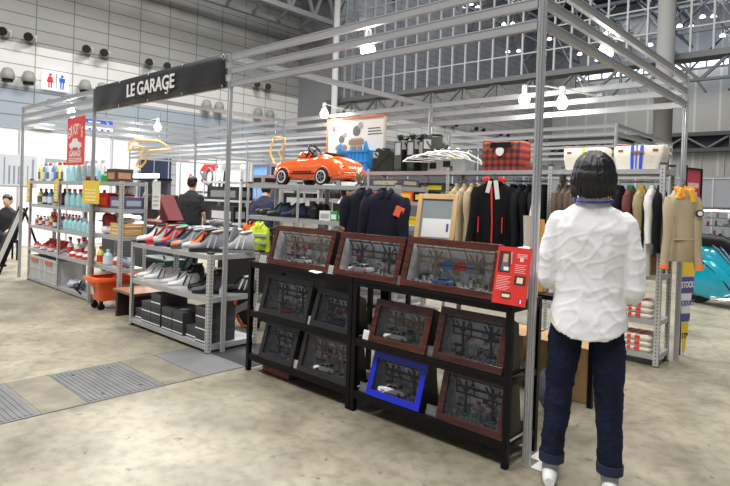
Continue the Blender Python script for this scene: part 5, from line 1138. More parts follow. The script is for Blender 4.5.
# framed print behind the car
t = thing('framed_print', 'large framed cream print with engine drawings and an orange wood frame behind the pedal car', 'picture', (-4.22, 2.97, ztp+.02))
q = MB(); x0, x1, z0, z1, y = -4.78, -3.68, 1.83, 2.575, 2.96
q.b0(x0, x1, y, y+.01, z0, z1); q.build('sheet', mat('print_paper', (.82, .8, .74), .5), t)
q = MB(); fr = .03
q.b0(x0-fr, x1+fr, y-.015, y+.015, z1, z1+fr); q.b0(x0-fr, x0, y-.015, y+.015, z0, z1); q.b0(x0-fr, x1+fr, y-.015, y+.015, z0-.028, z0); q.build('frame', mat('frame_orange_wood', (.6, .18, .06), .4), t)
q = MB(); q.b0(x1, x1+fr, y-.015, y+.015, z0, z1); q.build('frame_side', mat('frame_cream', (.6, .58, .5), .4), t)
q = MB(); rn = random.Random(4)
def engine(cx, cz, sc):
    q.m = 0; q.b0(cx-.09*sc, cx+.09*sc, y-.003, y-.0005, cz-.2*sc, cz+.02*sc); q.m = 1; q.b0(cx-.12*sc, cx+.12*sc, y-.004, y-.003, cz-.06*sc, cz+.0*sc); q.m = 2; q.cyl((cx, y-.004, cz+.1*sc), (cx, y-.0005, cz+.1*sc), .06*sc, seg=14)
    q.m = 0; q.cyl((cx+.06*sc, y-.005, cz+.16*sc), (cx+.06*sc, y-.0005, cz+.16*sc), .04*sc, seg=12)
    for k in range(6): q.m = k % 3; q.b0(cx-.1*sc+k*.035*sc, cx-.08*sc+k*.035*sc, y-.005, y-.004, cz-.18*sc, cz-.08*sc)
engine(-4.5, 2.2, 1.0); engine(-4.2, 2.28, 1.25); 
q.build('engine_drawing', [mat('ink_grey', (.35, .34, .3), .6), mat('ink_brown', (.3, .2, .12), .6), mat('ink_dark', (.12, .12, .12), .6)], t)
q = MB()
for k in range(3): q.b0(-3.98, -3.75+.02*k, y-.003, y-.0005, 2.42-k*.04, 2.435-k*.04)
q.m = 1; q.b0(-4.7, -4.64, y-.003, y-.0005, 2.42, 2.5); q.build('caption_lines', [mat('ink_dark', (.12, .12, .12), .6), RED], t)
simple_box('yellow_picture', -2.62, -2.35, 2.95, 2.97, ztp, ztp+.24, mat('picture_ochre', (.5, .38, .12), .5), 'ochre picture with red edge standing behind the hangers', 'picture', None)
# lower bays of the back shelf
lump('bag_heap', -4.4, 2.8, 1.421, .2, .13, .14, sK, 'black heap of bags on the second level at the far left of the back shelf', 'bag', seed=41)
simple_box('orange_box', -3.6, -3.2, 2.66, 2.9, 1.421, 1.56, ORG, 'orange tool box left of the black one, seen right of the navy shirts', 'box', DARK)
simple_box('orange_box', -3.17, -2.92, 2.66, 2.9, 1.421, 1.56, ORG, 'orange tool box with white tag in the middle of the second level', 'box', YEL)
simple_box('black_box', -2.9, -2.66, 2.66, 2.9, 1.421, 1.55, DARK, 'black tool box with yellow tag on the second level of the back shelf', 'box', YEL)
simple_box('green_box', -2.9, -2.5, 2.75, 2.95, 1.555, 1.66, mat('box_dark_green', (.03, .08, .04), .5), 'dark green box on top of the black tool box', 'box', YEL)
q = MB(); q.lathe([(.04, 0), (.04, .12), (.02, .15), (.02, .17)], (-3.3, 2.75, 1.565), 12); tag(q.build('clear_bottle', bag, origin=(-3.3, 2.75, 1.565)), 'clear plastic bottle on the orange tool boxes', 'bottle')
lump('baseball_cap', -3.15, 2.78, 1.121, .15, .11, .15, sK, 'black cap between the navy shirts and the yellow bin', 'cap', seed=42)
lump('white_cloth', -2.8, 2.86, 1.13, .2, .1, .22, PAPER, 'white cloth bundle behind the yellow bin', 'cloth', seed=43)
t = thing('yellow_bin', 'bright yellow open parts bin on the third level of the back shelf', 'bin', (-2.84, 2.72, 1.121)); q = MB(); q.b0(-3.0, -2.7, 2.66, 2.67, 1.121, 1.23); q.b0(-3.0, -2.7, 2.80, 2.81, 1.121, 1.23); q.b0(-3.0, -2.99, 2.67, 2.8, 1.121, 1.23); q.b0(-2.71, -2.7, 2.67, 2.8, 1.121, 1.23); q.b0(-2.99, -2.71, 2.67, 2.8, 1.121, 1.13); q.build('bin', mat('bin_yellow', (.85, .6, .02), .4), t); q = MB(); q.b0(-3.01, -2.69, 2.652, 2.66, 1.21, 1.235); q.build('rim', mat('bin_yellow', (.85, .6, .02), .4), t)
for i, (x, c) in enumerate(((-4.7, 'black'), (-4.2, 'grey'), (-3.5, 'black'), (-2.9, 'grey'))):
    simple_box('storage_box', x, x+.4, 2.67, 2.95, .801, .98, DARK if c == 'black' else mat('box_grey', (.2, .2, .21), .5), c+(' storage box on the fourth level at the %s of the back shelf' % ('far left' if i < 2 else 'middle left')), 'box', PCL)
# right bay lower items
t = thing('wooden_crate', 'brown wooden crate with two hand holes on the back shelf under the hanging shirts', 'crate', (-.55, 2.82, .831)); q = MB(); WC = wood_mat('crate_wood', (.2, .09, .03), (.36, .18, .07), .6, 5, 0)
q.b0(-1.0, -.1, 2.67, 2.685, .831, 1.0); q.b0(-1.0, -.1, 2.965, 2.98, .831, 1.0); q.b0(-1.0, -.985, 2.685, 2.965, .831, 1.0); q.b0(-.115, -.1, 2.685, 2.965, .831, 1.0); q.b0(-.985, -.115, 2.685, 2.965, .831, .845); q.build('box', WC, t)
q = MB(); 
for x in (-.42, -.24): q.cyl((x, 2.666, .93), (x, 2.67, .93), .025, seg=12)
q.build('hand_hole', HOLE, t)
simple_box('blue_bin', -.62, -.12, 2.70, 2.92, 1.002, 1.07, mat('bin_blue', (.02, .12, .35), .4), 'dark blue tray resting on the wooden crate', 'tray', mat('bin_blue_light', (.05, .25, .5), .4))
def bagpile(x0, x1, z, n, lb):
    for k in range(n):
        t = thing('folded_tote', lb % (['bottom', 'middle', 'top', 'upper'][k] if n > 1 else ''), 'bag', ((x0+x1)/2, 2.81, z+k*.05)); q = MB(); q.loft([rr_ring(x0+.01, x1-.01, 2.68, 2.97, z+k*.052, .03, 3), rr_ring(x0, x1, 2.665+.004*k, 2.975, z+k*.052+.02, .03, 3), rr_ring(x0, x1, 2.665+.004*k, 2.975, z+k*.052+.034, .03, 3), rr_ring(x0+.03, x1-.03, 2.7, 2.95, z+k*.052+.05, .03, 3)]); q.build('body', CAN, t)
        q = MB()
        for j, u in enumerate((.56, .68, .8)): 
            xx = x0+(x1-x0)*u; w_ = .03 if j < 2 else .045; q.bar((xx, 2.7, z+k*.052+.051), (xx+.02, 2.95, z+k*.052+.051), w_, .002); q.b0(xx-w_/2, xx+w_/2, 2.662+.004*k, 2.668+.004*k, z+k*.052+.012, z+k*.052+.042)
        q.build('red_stripes', mat('stripe_red', (.75, .04, .03), .6), t)
bagpile(-.72, -.12, .421, 3, '%s cream bag with red stripes in the upper folded pile on the back shelf')
bagpile(-.72, -.12, .111, 3, '%s cream bag with red stripes in the lower folded pile on the back shelf')
# red poster and pennant at the far end
t = thing('framed_poster', 'red and white poster in a dark frame behind the khaki overall jacket', 'poster', (-.01, 3.42, 1.2)); q = MB(); q.b0(-.02, .2, 3.36, 3.37, 1.1, 1.86); 
q = MB(); x = .06; q.M = Matrix.Translation((-.05, 3.35, 0)) @ Matrix.Rotation(R(76), 4, 'Z'); q.b0(0, .3, 0, .012, 0.9, 1.84); q.build('sheet', mat('poster_red', (.55, .06, .1), .4), t); q.m = 0
q = MB(); q.M = Matrix.Translation((-.05, 3.35, 0)) @ Matrix.Rotation(R(76), 4, 'Z'); q.b0(-.03, 0, -.02, .02, .0, 1.88); q.b0(.3, .32, -.01, .02, .9, 1.86); q.b0(0, .3, -.01, .02, 1.84, 1.86); q.build('frame', BLK, t)
q = MB(); q.M = Matrix.Translation((-.05, 3.35, 0)) @ Matrix.Rotation(R(76), 4, 'Z')
for k in range(5): q.b0(.05, .26-.03*(k % 2), -.003, -.0005, 1.3+k*.09, 1.35+k*.09)
q.build('lettering', mat('poster_pink', (.85, .6, .62), .5), t)
t = thing('pennant_sign', 'tall triangular sign in yellow and purple standing on its point behind the back shelf end', 'sign', (.07, 3.35, 0)); 
Mx = Matrix.Translation((-.0, 3.30, 0)) @ Matrix.Rotation(R(72), 4, 'Z') @ Matrix.Rotation(R(2), 4, 'Y')
def wz(z): return .012+(.125-.012)*min(1, z/.62)
def band(m, z0, z1, dy=0): 
    q = MB(); q.M = Mx; q.prism([(-wz(z0), z0), (wz(z0), z0), (wz(z1), z1), (-wz(z1), z1)], -.004+dy, .004); return q
band(0, 0, .95).build('backing', PAPER, t)
def sub(m, z0, z1, nm):
    q = MB(); q.M = Mx; k = .86; q.prism([(-wz(z0)*k, z0), (wz(z0)*k, z0), (wz(z1)*k, z1), (-wz(z1)*k, z1)], -.0065, -.004); q.build(nm, m, t)
PU = mat('pennant_purple', (.09, .07, .33), .5); sub(YEL, .04, .33, 'yellow_tip'); sub(PU, .34, .42, 'purple_band'); sub(PU, .62, .78, 'purple_band'); sub(YEL, .79, .94, 'yellow_band')
Rm = Euler((R(90), 0, R(35)))
for s_, z, sz, mm in (('STOCK', .70, .085, PAPER), ('PRODUCT', .52, .075, PU), ('STP', .2, .07, DARK)):
    pp = Mx @ Vector((0, -.0075, z)); text(s_, sz, mm, t, pp, rot=(R(90), 0, R(72)), sx=.75 if len(s_) > 4 else .9)
# table and boxes behind the display racks
t = thing('back_table', 'black table behind the display racks, its leg showing beside the standing man', 'table', (-.9, .95, 0))
q = MB(); q.b0(-1.8, -.07, .6, 1.2, .82, .85); q.build('tabletop', BLK, t)
for x in (-1.78, -.11):
    for y in (.62, 1.14):
        q = MB(); q.b0(x, x+.035, y, y+.035, 0, .82); q.build('leg', BLK, t)
simple_box('cardboard_box', -.62, -.13, 1.22, 1.6, 0, .4, CARD, 'large brown cardboard box on the floor behind the standing man\'s legs', 'box')
simple_box('cardboard_box', -1.1, -.65, 1.22, 1.6, 0, .4, CARD, 'brown cardboard box on the floor seen between post and trouser leg', 'box')
simple_box('cardboard_box', -1.7, -1.12, 1.22, 1.6, 0, .4, CARD, 'brown cardboard box on the floor seen through the right rack below the rosewood cases', 'box')
simple_box('brochure_box', -.35, -.1, .9, 1.15, .851, .96, PAPER, 'white and red brochure box on the table between post and standing man', 'box', RED)
lump('grey_bag', -.3, .95, .402*0+.0, .15, .15, .3, mat('bag_slate', (.09, .1, .13), .7), 'slate grey bag under the back table, right of the racks', 'bag', seed=51)
t = thing('notice_board', 'pine framed panel with a white notice leaning behind the widest case', 'board', (-1.46, 1.05, .851))
WP = wood_mat('pine', (.6, .38, .16), (.72, .5, .24), .5, 4, 0, (8, 8, 1)); a = Vector((-1.68, 1.0, .851)); 
Mx = Matrix.Translation((-1.375, .93, .853)) @ Matrix.Rotation(R(14), 4, 'Z') @ Matrix.Rotation(R(-13), 4, 'X')
def pb0(nm, m, ex, bevel=0):
    q = MB(); q.M = Mx
    for e in ex: q.b0(*e)
    q.build(nm, m, t, bevel=bevel)
pb0('frame', WP, [(-.18, -.14, 0, .025, 0, .665), (.14, .18, 0, .025, 0, .665), (-.14, .14, 0, .025, .62, .665), (-.14, .14, 0, .025, 0, .05)], .003)
pb0('grey_panel', mat('panel_grey', (.28, .31, .33), .35), [(-.14, .14, .015, .022, .05, .62)])
pb0('white_notice', PAPER, [(-.12, .138, .012, .0148, .29, .45)])
pb0('notice_print', PU, [(.1, .12, .0105, .012, .34, .41)])
t = thing('poster_tubes', 'rolled cream and orange sleeves standing behind the red information board', 'tube', (-.22, .45, .85))
q = MB(); q.M = None
q.bar((-.36, .7, .851), (-.4, .72, 1.36), .09, .03); q.build('sleeve_cream', CAN, t)
q = MB(); q.bar((-.28, .72, .851), (-.31, .73, 1.34), .05, .03); q.build('sleeve_orange', mat('sleeve_orange', (.75, .4, .08), .5), t)
q = MB(); q.bar((-.22, .74, .851), (-.24, .75, 1.36), .03, .03); q.build('sleeve_white', PAPER, t)
t = thing('white_pole', 'thin white pole leaning between the dark jackets and the corner post', 'pole', (-1.5, 2.3, 0)); q = MB(); q.bar((-1.42, 2.38, 0), (-1.2, 2.5, 1.68), .02, .02); q.build('rod', WHT, t)
# ---------------- people ----------------
def limb(q, pts, rs, seg=12):
    """tapered chain of capsules through joints"""
    for i, (p, r) in enumerate(zip(pts, rs)):
        q.sph(p, r, seg, 8)
        if i: q.cyl(pts[i-1], p, rs[i-1], r, seg)
def hand(q, wrist, fwd, palm_n, sg=1, s=1.0, curl=.5):
    """palm, four unequal bent fingers and a thumb leaving the side of the palm"""
    f = Vector(fwd).normalized(); n = Vector(palm_n).normalized(); n = (n-f*n.dot(f)).normalized(); sd = f.cross(n)*sg; w = Vector(wrist)
    limb(q, [w, w+f*.03*s, w+f*.08*s], [.026*s, .03*s, .03*s], 10)
    for k in (-1.5, -.5, .5, 1.5):
        b = w+f*.085*s+sd*(k*.019*s); ln = (.034 if abs(k) < 1 else .028)*s; c = curl
        d1 = (f*math.cos(c*.6)+n*math.sin(c*.6)); d2 = (f*math.cos(c*1.5)+n*math.sin(c*1.5)); d3 = (f*math.cos(c*2.2)+n*math.sin(c*2.2))
        limb(q, [b-f*.03*s, b, b+d1*ln, b+d1*ln+d2*ln*.75, b+d1*ln+d2*ln*.75+d3*ln*.55], [.011*s, .0105*s, .0095*s, .009*s, .008*s], 8)
    b = w+f*.03*s-sd*.025*s; d1 = (f*.7-sd*.7+n*.2).normalized(); limb(q, [b, b+d1*.035*s, b+d1*.035*s+(f*.9+n*.4)*.028*s], [.014*s, .012*s, .010*s], 8)
def head(q, c, s=1.0, fwd=(0, 1, 0)):
    """skull with jaw, nose, brow, lips and ears; c = centre of head, faces +y before the matrix"""
    a = math.atan2(-fwd[0], fwd[1]); M0 = q.M; Mh = Matrix.Translation(c) @ Matrix.Rotation(a, 4, 'Z'); q.M = (M0 @ Mh) if M0 is not None else Mh
    q.sph((0, -.01*s, .02*s), (.076*s, .096*s, .1*s), 16, 10); q.sph((0, .03*s, -.045*s), (.058*s, .062*s, .068*s), 14, 9); q.sph((0, .055*s, -.095*s), (.026*s, .025*s, .018*s), 10, 7)
    q.sph((0, .098*s, -.018*s), (.013*s, .02*s, .024*s), 10, 7); q.sph((0, .086*s, .03*s), (.05*s, .012*s, .01*s), 10, 6)
    q.sph((0, .086*s, -.058*s), (.022*s, .01*s, .008*s), 10, 6)
    for sg in (-1, 1): q.sph((sg*.078*s, -.005*s, -.01*s), (.01*s, .018*s, .03*s), 10, 7)
    q.M = M0
def eyes(t, c, s, fwd=(0, 1, 0)):
    q = MB(); a = math.atan2(-fwd[0], fwd[1]); q.M = Matrix.Translation(c) @ Matrix.Rotation(a, 4, 'Z')
    for sg in (-1, 1): q.m = 0; q.sph((sg*.031*s, .078*s, .008*s), .012*s, 10, 7); q.m = 1; q.sph((sg*.031*s, .0865*s, .008*s), .005*s, 8, 6)
    q.build('eyes', [WHT, HAIR], t)

# --- the standing man seen from behind (local: faces +y) ---
t = thing('person', 'man with black hair, white shirt and dark blue jeans standing with his back to us', 'person', (0, 0, 0))
LA = dict(sh=(-.165, 0, 1.35), el=(-.212, .0, 1.06), wr=(-.12, .2, 1.04)); RA = dict(sh=(.165, 0, 1.35), el=(.212, -.01, 1.02), wr=(.14, .2, .98))
q = MB(); head(q, (0, .015, 1.6)); limb(q, [(0, .0, 1.53), (0, -.01, 1.42)], [.052, .06])
limb(q, [(0, 0, 1.33), (0, .01, 1.15), (0, 0, .98)], [.08, .09, .09], 14); limb(q, [(-.11, 0, 1.34), (.11, 0, 1.34)], [.045, .045])
for A in (LA, RA): limb(q, [A['sh'], A['el'], A['wr']], [.042, .034, .025])
hand(q, LA['wr'], (.75, .6, .1), (.2, -.3, -1), 1, 1, .7); hand(q, RA['wr'], (-.8, .55, .05), (0, -.3, -1), -1, 1, .7)
legs = {-1: [(-.10, 0, .90), (-.135, .02, .50), (-.165, -.01, .09)], 1: [(.09, 0, .90), (.115, .01, .50), (.135, -.03, .09)]}
for sg, j in legs.items(): limb(q, j, [.085, .052, .036]); limb(q, [j[2], (j[2][0], j[2][1]+.0, .045), (j[2][0]+sg*.02, j[2][1]+.15, .03)], [.036, .036, .028])
blob(q, 'body', SKIN, t, .008, 2)
eyes(t, (0, .015, 1.6), 1)
# shirt
q = MB(); n = 32
def oring(cx, cy, z, a, b, zf=0, e=.85):
    r = []
    for i in range(n):
        th = 2*PI*i/n; c_, s_ = math.cos(th), math.sin(th)
        r.append(Vector((cx+a*math.copysign(abs(c_)**e, c_), cy+b*math.copysign(abs(s_)**e, s_), z+zf*abs(c_)**2)))
    return r
q.loft([oring(0, 0, 1.475, .062, .058), oring(0, -.005, 1.455, .085, .07), oring(0, -.005, 1.43, .12, .078), oring(0, 0, 1.395, .165, .088), oring(0, 0, 1.33, .198, .112), oring(0, .005, 1.22, .195, .122), oring(0, .01, 1.1, .182, .12), oring(0, .01, .98, .182, .126), oring(0, .0, .88, .19, .145), oring(0, 0, .81, .197, .155, .03), oring(0, 0, .775, .195, .157, .06), oring(0, 0, .79, .165, .13, .06), oring(0, 0, .84, .15, .11, .0)])
for A in (LA, RA): 
    s_, e_, w_ = Vector(A['sh']), Vector(A['el']), Vector(A['wr'])
    limb(q, [s_, s_.lerp(e_, .5)+Vector((.012*(1 if s_.x > 0 else -1), 0, 0)), e_, e_.lerp(w_, .5)+Vector((0, 0, -.01)), e_.lerp(w_, .82)], [.062, .064, .058, .05, .04], 14)
sh = wrinkle(blob(q, 'shirt', mat('shirt_white_cotton', (.8, .81, .84), .85, bump=.25, bs=14), t, .007, 4), .0065, 1.0, 3)
q = MB(); q.loft([oring(0, -.004, 1.46, .076, .07), oring(0, -.004, 1.495, .066, .064), oring(0, -.004, 1.5, .06, .058)], cap=False); q.loft([oring(0, -.004, 1.5, .068, .066), oring(0, -.006, 1.455, .085, .08)], cap=False); q.build('shirt_collar', mat('shirt_white_cotton', (.82, .83, .86), .8), t)
q = MB(); q.tube([v+Vector((0, 0, .004+.012*math.sin(2*PI*i/n))) for i, v in enumerate(oring(0, -.008, 1.468, .098, .092))], .0055, 6, closed=True); q.tube([(-.05, .07, 1.47), (-.02, .15, 1.25), (0, .16, 1.15), (.02, .15, 1.25), (.05, .07, 1.47)], .005, 6); q.build('lanyard', mat('lanyard_blue', (.02, .03, .4), .5), t)
# trousers
JE = mat('denim_dark', (.005, .008, .028), .85, var=.35, vs=9, bump=.3, bs=120, spec=.3)
q = MB(); q.loft([oring(0, 0, .97, .14, .09), oring(0, -.0, .9, .155, .105), oring(0, -.005, .84, .168, .112), oring(0, 0, .79, .168, .105)])
for sg, j in legs.items():
    hip, kn, an = [Vector(v) for v in j]
    limb(q, [hip+Vector((0, -.01, -.03)), hip.lerp(kn, .35), hip.lerp(kn, .7), kn, kn.lerp(an, .4), kn.lerp(an, .86)], [.084, .09, .082, .074, .067, .061], 14)
wrinkle(blob(q, 'jeans', JE, t, .009, 4, .006, .07), .007, 1.3, 9)
for sg, j in legs.items():
    kn, an = Vector(j[1]), Vector(j[2]); c = kn.lerp(an, .87)
    q = MB(); q.cyl(c+Vector((0, 0, -.03)), c+Vector((0, 0, .016)), .067, .068, 20); q.build('trouser_cuff', mat('denim_cuff', (.014, .02, .055), .85), t)
    q = MB(); q.cyl(an+Vector((0, 0, -.03)), c+Vector((0, 0, -.02)), .042, .05, 16); q.build('sock', mat('sock_grey', (.33, .35, .37), .9), t)
    q = MB(); rr = []
    for s_, w_, h_ in ((-.09, .026, .05), (-.07, .036, .075), (-.02, .04, .085), (.05, .042, .07), (.12, .046, .05), (.165, .035, .035), (.18, .012, .028)):
        rr.append([Vector((an.x+w_*math.cos(2*PI*i/14)+sg*.02*(s_+.05)*2, an.y+s_, .004+h_*(.5+.5*math.sin(2*PI*i/14)))) for i in range(14)])
    q.loft(rr); q.build('shoe', mat('sneaker_white', (.8, .8, .8), .5), t)
    q = MB(); q.b0(sg*.02+(.055 if sg > 0 else -.155)-.0, sg*.02+(.155 if sg > 0 else -.055), -.152, -.146, .76, .86)
# hair
q = MB(); q.sph((0, -.01, 1.615), (.108, .122, .112), 20, 12); q.sph((0, -.035, 1.575), (.118, .105, .105), 20, 12); q.sph((0, -.04, 1.55), (.112, .08, .055), 16, 10)
for sg in (-1, 1): q.sph((sg*.088, -.01, 1.55), (.026, .05, .055), 12, 8)
hr = blob(q, 'hair', mat('hair_strand_black', (.006, .006, .007), .42, spec=.5), t, .006, 3)
for v in hr.data.vertices:
    x, y, z = v.co; a = math.atan2(y+.03, x); v.co += v.normal*(.005*noise.noise(Vector((a*7, z*7, 1)))+.0045*noise.noise(Vector((a*22, z*9, 5)))+.003*noise.noise(Vector((a*55, z*14, 9))))
q = MB(); rn = random.Random(3)
for k in range(230):
    a = R(rn.uniform(-195, 15)); z0 = rn.uniform(1.53, 1.58); c_, s_ = math.cos(a), math.sin(a); rx, ry = .112, .082
    p0 = Vector((rx*c_, -.045+ry*s_, z0)); e_ = rn.uniform(1.475, 1.52)
    q.tube([p0*1+Vector((-.012*c_, -.012*s_, .03)), Vector((rx*c_*.97, -.045+ry*s_*.97, (z0+e_)/2)), Vector((rx*c_*rn.uniform(.78, .95), -.045+ry*s_*rn.uniform(.85, 1.0), e_))], [.004, .0032, .0008], 4)
q.build('hair_ends', mat('hair_ends_grey', (.02, .019, .019), .45), hr)
t.location = (.315, -.015, 0); t.rotation_euler = (0, 0, R(20.8)); t.scale = (.95, .97, 1)

# --- simple full figures further away ---
def figure(label, loc, rz, shirt, trousers, hair=HAIR, bend=0, arms=None, sit=False, h=1.0, short=True, longhair=False, cap=None):
    t = thing('person', label, 'person', (0, 0, 0)); B = Matrix.Translation((0, 0, .95)) @ Matrix.Rotation(-bend, 4, 'X') @ Matrix.Translation((0, 0, -.95))
    tr = lambda p: B @ Vector(p)
    dz = -.45 if sit else 0; D = Vector((0, 0, dz)); P = lambda p: tr(p)+D
    arms = arms or {-1: [(-.165, 0, 1.36), (-.23, .04, 1.12), (-.16, .25, 1.06)], 1: [(.165, 0, 1.36), (.23, .04, 1.12), (.16, .25, 1.06)]}
    if sit: lg = {s_: [Vector((s_*.09, 0, .5)), Vector((s_*.11, .42, .5)), Vector((s_*.11, .42, .08))] for s_ in (-1, 1)}
    else: lg = {s_: [Vector((s_*.09, 0, .92)), Vector((s_*.10, .02, .5)), Vector((s_*.11, -.01, .08))] for s_ in (-1, 1)}
    hc = P((0, .02, 1.61)); q = MB(); head(q, hc); limb(q, [P((0, .0, 1.54)), P((0, -.01, 1.42))], [.05, .06]); limb(q, [P((0, 0, 1.33)), P((0, 0, 1.0))], [.1, .11]); limb(q, [P((-.12, 0, 1.36)), P((.12, 0, 1.36))], [.06, .06])
    for s_, a in arms.items():
        a = [P(v) for v in a]; limb(q, a, [.045, .036, .026]); hand(q, a[2], (a[2]-a[1]), (-s_*.5, 0, -.6), s_, .95, .6)
    for s_, j in lg.items(): limb(q, j, [.08, .05, .036]); limb(q, [j[2], j[2]+Vector((0, .13, -.045))], [.036, .028])
    blob(q, 'body', SKIN, t, .013, 2); eyes(t, hc, 1)
    q = MB()
    def rg(z, a, b): return [P(v) for v in oring(0, 0, z, a, b)]
    q.loft([rg(1.48, .06, .06), rg(1.43, .12, .08), rg(1.38, .175, .095), rg(1.28, .2, .118), rg(1.08, .185, .12), rg(.92, .19, .13), rg(.88, .185, .13)])
    for s_, a in arms.items():
        a = [P(v) for v in a]
        if short: limb(q, [a[0], a[0].lerp(a[1], .75)], [.058, .056])
        else: limb(q, [a[0], a[1], a[1].lerp(a[2], .85)], [.058, .052, .04])
    blob(q, 'shirt', shirt, t, .013, 3, .015, .08)
    q = MB(); pz = .93+dz; q.loft([oring(0, 0, pz+.06, .16, .115), oring(0, 0, pz-.05, .18, .13), oring(0, 0, pz-.13, .16, .11)])
    for s_, j in lg.items(): limb(q, [j[0], j[0].lerp(j[1], .5), j[1], j[1].lerp(j[2], .9)], [.095, .085, .068, .058])
    blob(q, 'trousers', trousers, t, .013, 3, .01, .08)
    q = MB(); q.sph(hc+Vector((0, -.012, .045)), (.088, .102, .085), 16, 10); q.sph(hc+Vector((0, -.055, 0)), (.082, .055, .08), 14, 9)
    if longhair: q.sph(hc+Vector((0, -.06, -.08)), (.085, .05, .12), 14, 9)
    blob(q, 'hair', hair, t, .01, 2, .012, .03)
    q = MB()
    for s_, j in lg.items(): q.loft([[Vector((j[2].x+w_*math.cos(2*PI*i/12), j[2].y+s, .003+h_*(.5+.5*math.sin(2*PI*i/12)))) for i in range(12)] for s, w_, h_ in ((-.08, .03, .06), (-.02, .042, .09), (.09, .046, .06), (.17, .02, .03))])
    q.build('shoes', sK, t)
    t.location = loc; t.rotation_euler = (0, 0, rz); t.scale = (h, h, h); return t
TK = mat('trouser_black', (.02, .02, .024), .8); TB = mat('shirt_black', (.012, .012, .014), .8)
figure('staff man in black short sleeved shirt behind the shoe shelf, looking down to the left', (-7.45, 2.25, 0), R(38), TB, TK, h=1.0, bend=R(6), arms={-1: [(-.165, 0, 1.36), (-.23, .08, 1.1), (-.2, .33, 1.1)], 1: [(.165, 0, 1.36), (.23, .02, 1.08), (.18, .22, 1.0)]})
figure('person in a dark top with bare arm, half hidden behind the magazine shelf', (-9.95, 2.9, 0), R(-140), TB, mat('trouser_beige', (.4, .32, .22), .8), h=.97, arms={-1: [(-.165, 0, 1.36), (-.24, .02, 1.12), (-.16, .18, .92)], 1: [(.165, 0, 1.36), (.3, .06, 1.2), (.16, .22, 1.38)]})
figure('man in a navy long sleeved top bending forward behind the pedal car shelf', (-5.45, 2.25, 0), R(30), mat('shirt_navy', (.008, .01, .035), .8), TK, h=.98, bend=R(20), short=False)
figure('man in a white shirt crouching over the table behind the pedal car shelf', (-3.85, 2.22, 0), R(-40), cW, TK, h=.955, bend=R(14), short=True)
figure('person in black sitting at a table at the far left edge of the picture', (-11.2, .5, 0), R(-125), TB, TK, sit=True, short=False)
q = MB(); 
t = thing('stool', 'black stool under the sitting person at the far left', 'stool', (-11.2, .5, 0)); q.b0(-11.38, -11.02, .3, .68, .34, .39); q.build('seat', DARK, t)
for a, b_ in ((-11.36, .32), (-11.07, .32), (-11.36, .63), (-11.07, .63)):
    q = MB(); q.b0(a, a+.03, b_, b_+.03, 0, .34); q.build('leg', BLK, t)
figure('distant person in a white shirt by the far stands, right of the red poster', (-3.0, 26, 0), R(120), cW, TK)
figure('distant person in a dark jacket beside the one in white', (-1.9, 25, 0), R(-160), TK, TK, short=False)
figure('small distant figure in black seen between the stands behind the staff man', (-17.9, 8.9, 0), R(-120), TB, TK, short=False)
# ---------------- surroundings behind the stand ----------------
PW = mat('stand_wall_white', (.8, .81, .83), .6); NV = mat('stand_wall_navy', (.015, .025, .07), .5); SLATE = mat('stand_wall_slate', (.06, .065, .08), .6)
def wallp(name, label, x0, x1, y0, y1, z1, m, cat='partition', cap=True):
    t = thing(name, label, cat, ((x0+x1)/2, (y0+y1)/2, 0)); q = MB(); q.b0(x0, x1, y0, y1, 0, z1); q.build('panel', m, t)
    q = MB(); q.b0(x0-.02, x1+.02, y0-.02, y1+.02, z1, z1+.04); q.build('top_rail', ALU, t)
    q = MB(); L_ = max(x1-x0, y1-y0); k = max(1, int(L_))
    for i in range(k+1):
        if x1-x0 > y1-y0: q.b0(x0+i*L_/k-.02 if i else x0-.02, x0+i*L_/k+.02, y0-.02, y0, 0, z1)
        else: q.b0(x1, x1+.02, y0+i*L_/k-.02, y0+i*L_/k+.02, 0, z1)
    q.build('stiles', ALU, t); return t
wallp('exhibit_wall', 'white partition wall of the neighbouring stand at the far left', -14.1, -14.0, -3, 3.7, 2.83, PW)
wallp('exhibit_wall', 'narrow white partition between the red sign and the navy wall', -16.1, -16.0, 4.2, 5.4, 3.0, PW)
wallp('exhibit_wall', 'dark navy partition wall behind the gold hanging outline', -22.6, -19.1, 8.1, 8.2, 2.73, NV)
wallp('exhibit_wall', 'white partition wall carrying the red machine poster', -18.7, -14.0, 8.2, 8.3, 2.62, PW)
wallp('exhibit_wall', 'pale blue narrow panel left of the nose of the pedal car', -13.5, -12.8, 8.0, 8.1, 2.36, mat('panel_sky', (.2, .42, .85), .5))
wallp('exhibit_wall', 'dark narrow panel right of the pale blue one', -12.75, -12.2, 8.1, 8.2, 2.33, SLATE)
wallp('exhibit_wall', 'dark blue grey curtain wall behind the fuel cans', -17, -7.9, 14, 14.1, 3.35, SLATE)
wallp('exhibit_wall', 'long blue grey partition of the far stands at the right', -18, 12, 34, 34.2, 3.3, mat('panel_blue_grey', (.22, .27, .36), .4))
wallp('exhibit_wall', 'white partition piece in front of the far blue grey stands', -4.2, -3.3, 27.5, 27.6, 2.6, PW)
wallp('exhibit_wall', 'light grey partition behind the dark jackets', -7.6, 2.0, 16, 16.1, 2.35, mat('panel_grey_mid', (.2, .21, .23), .6))
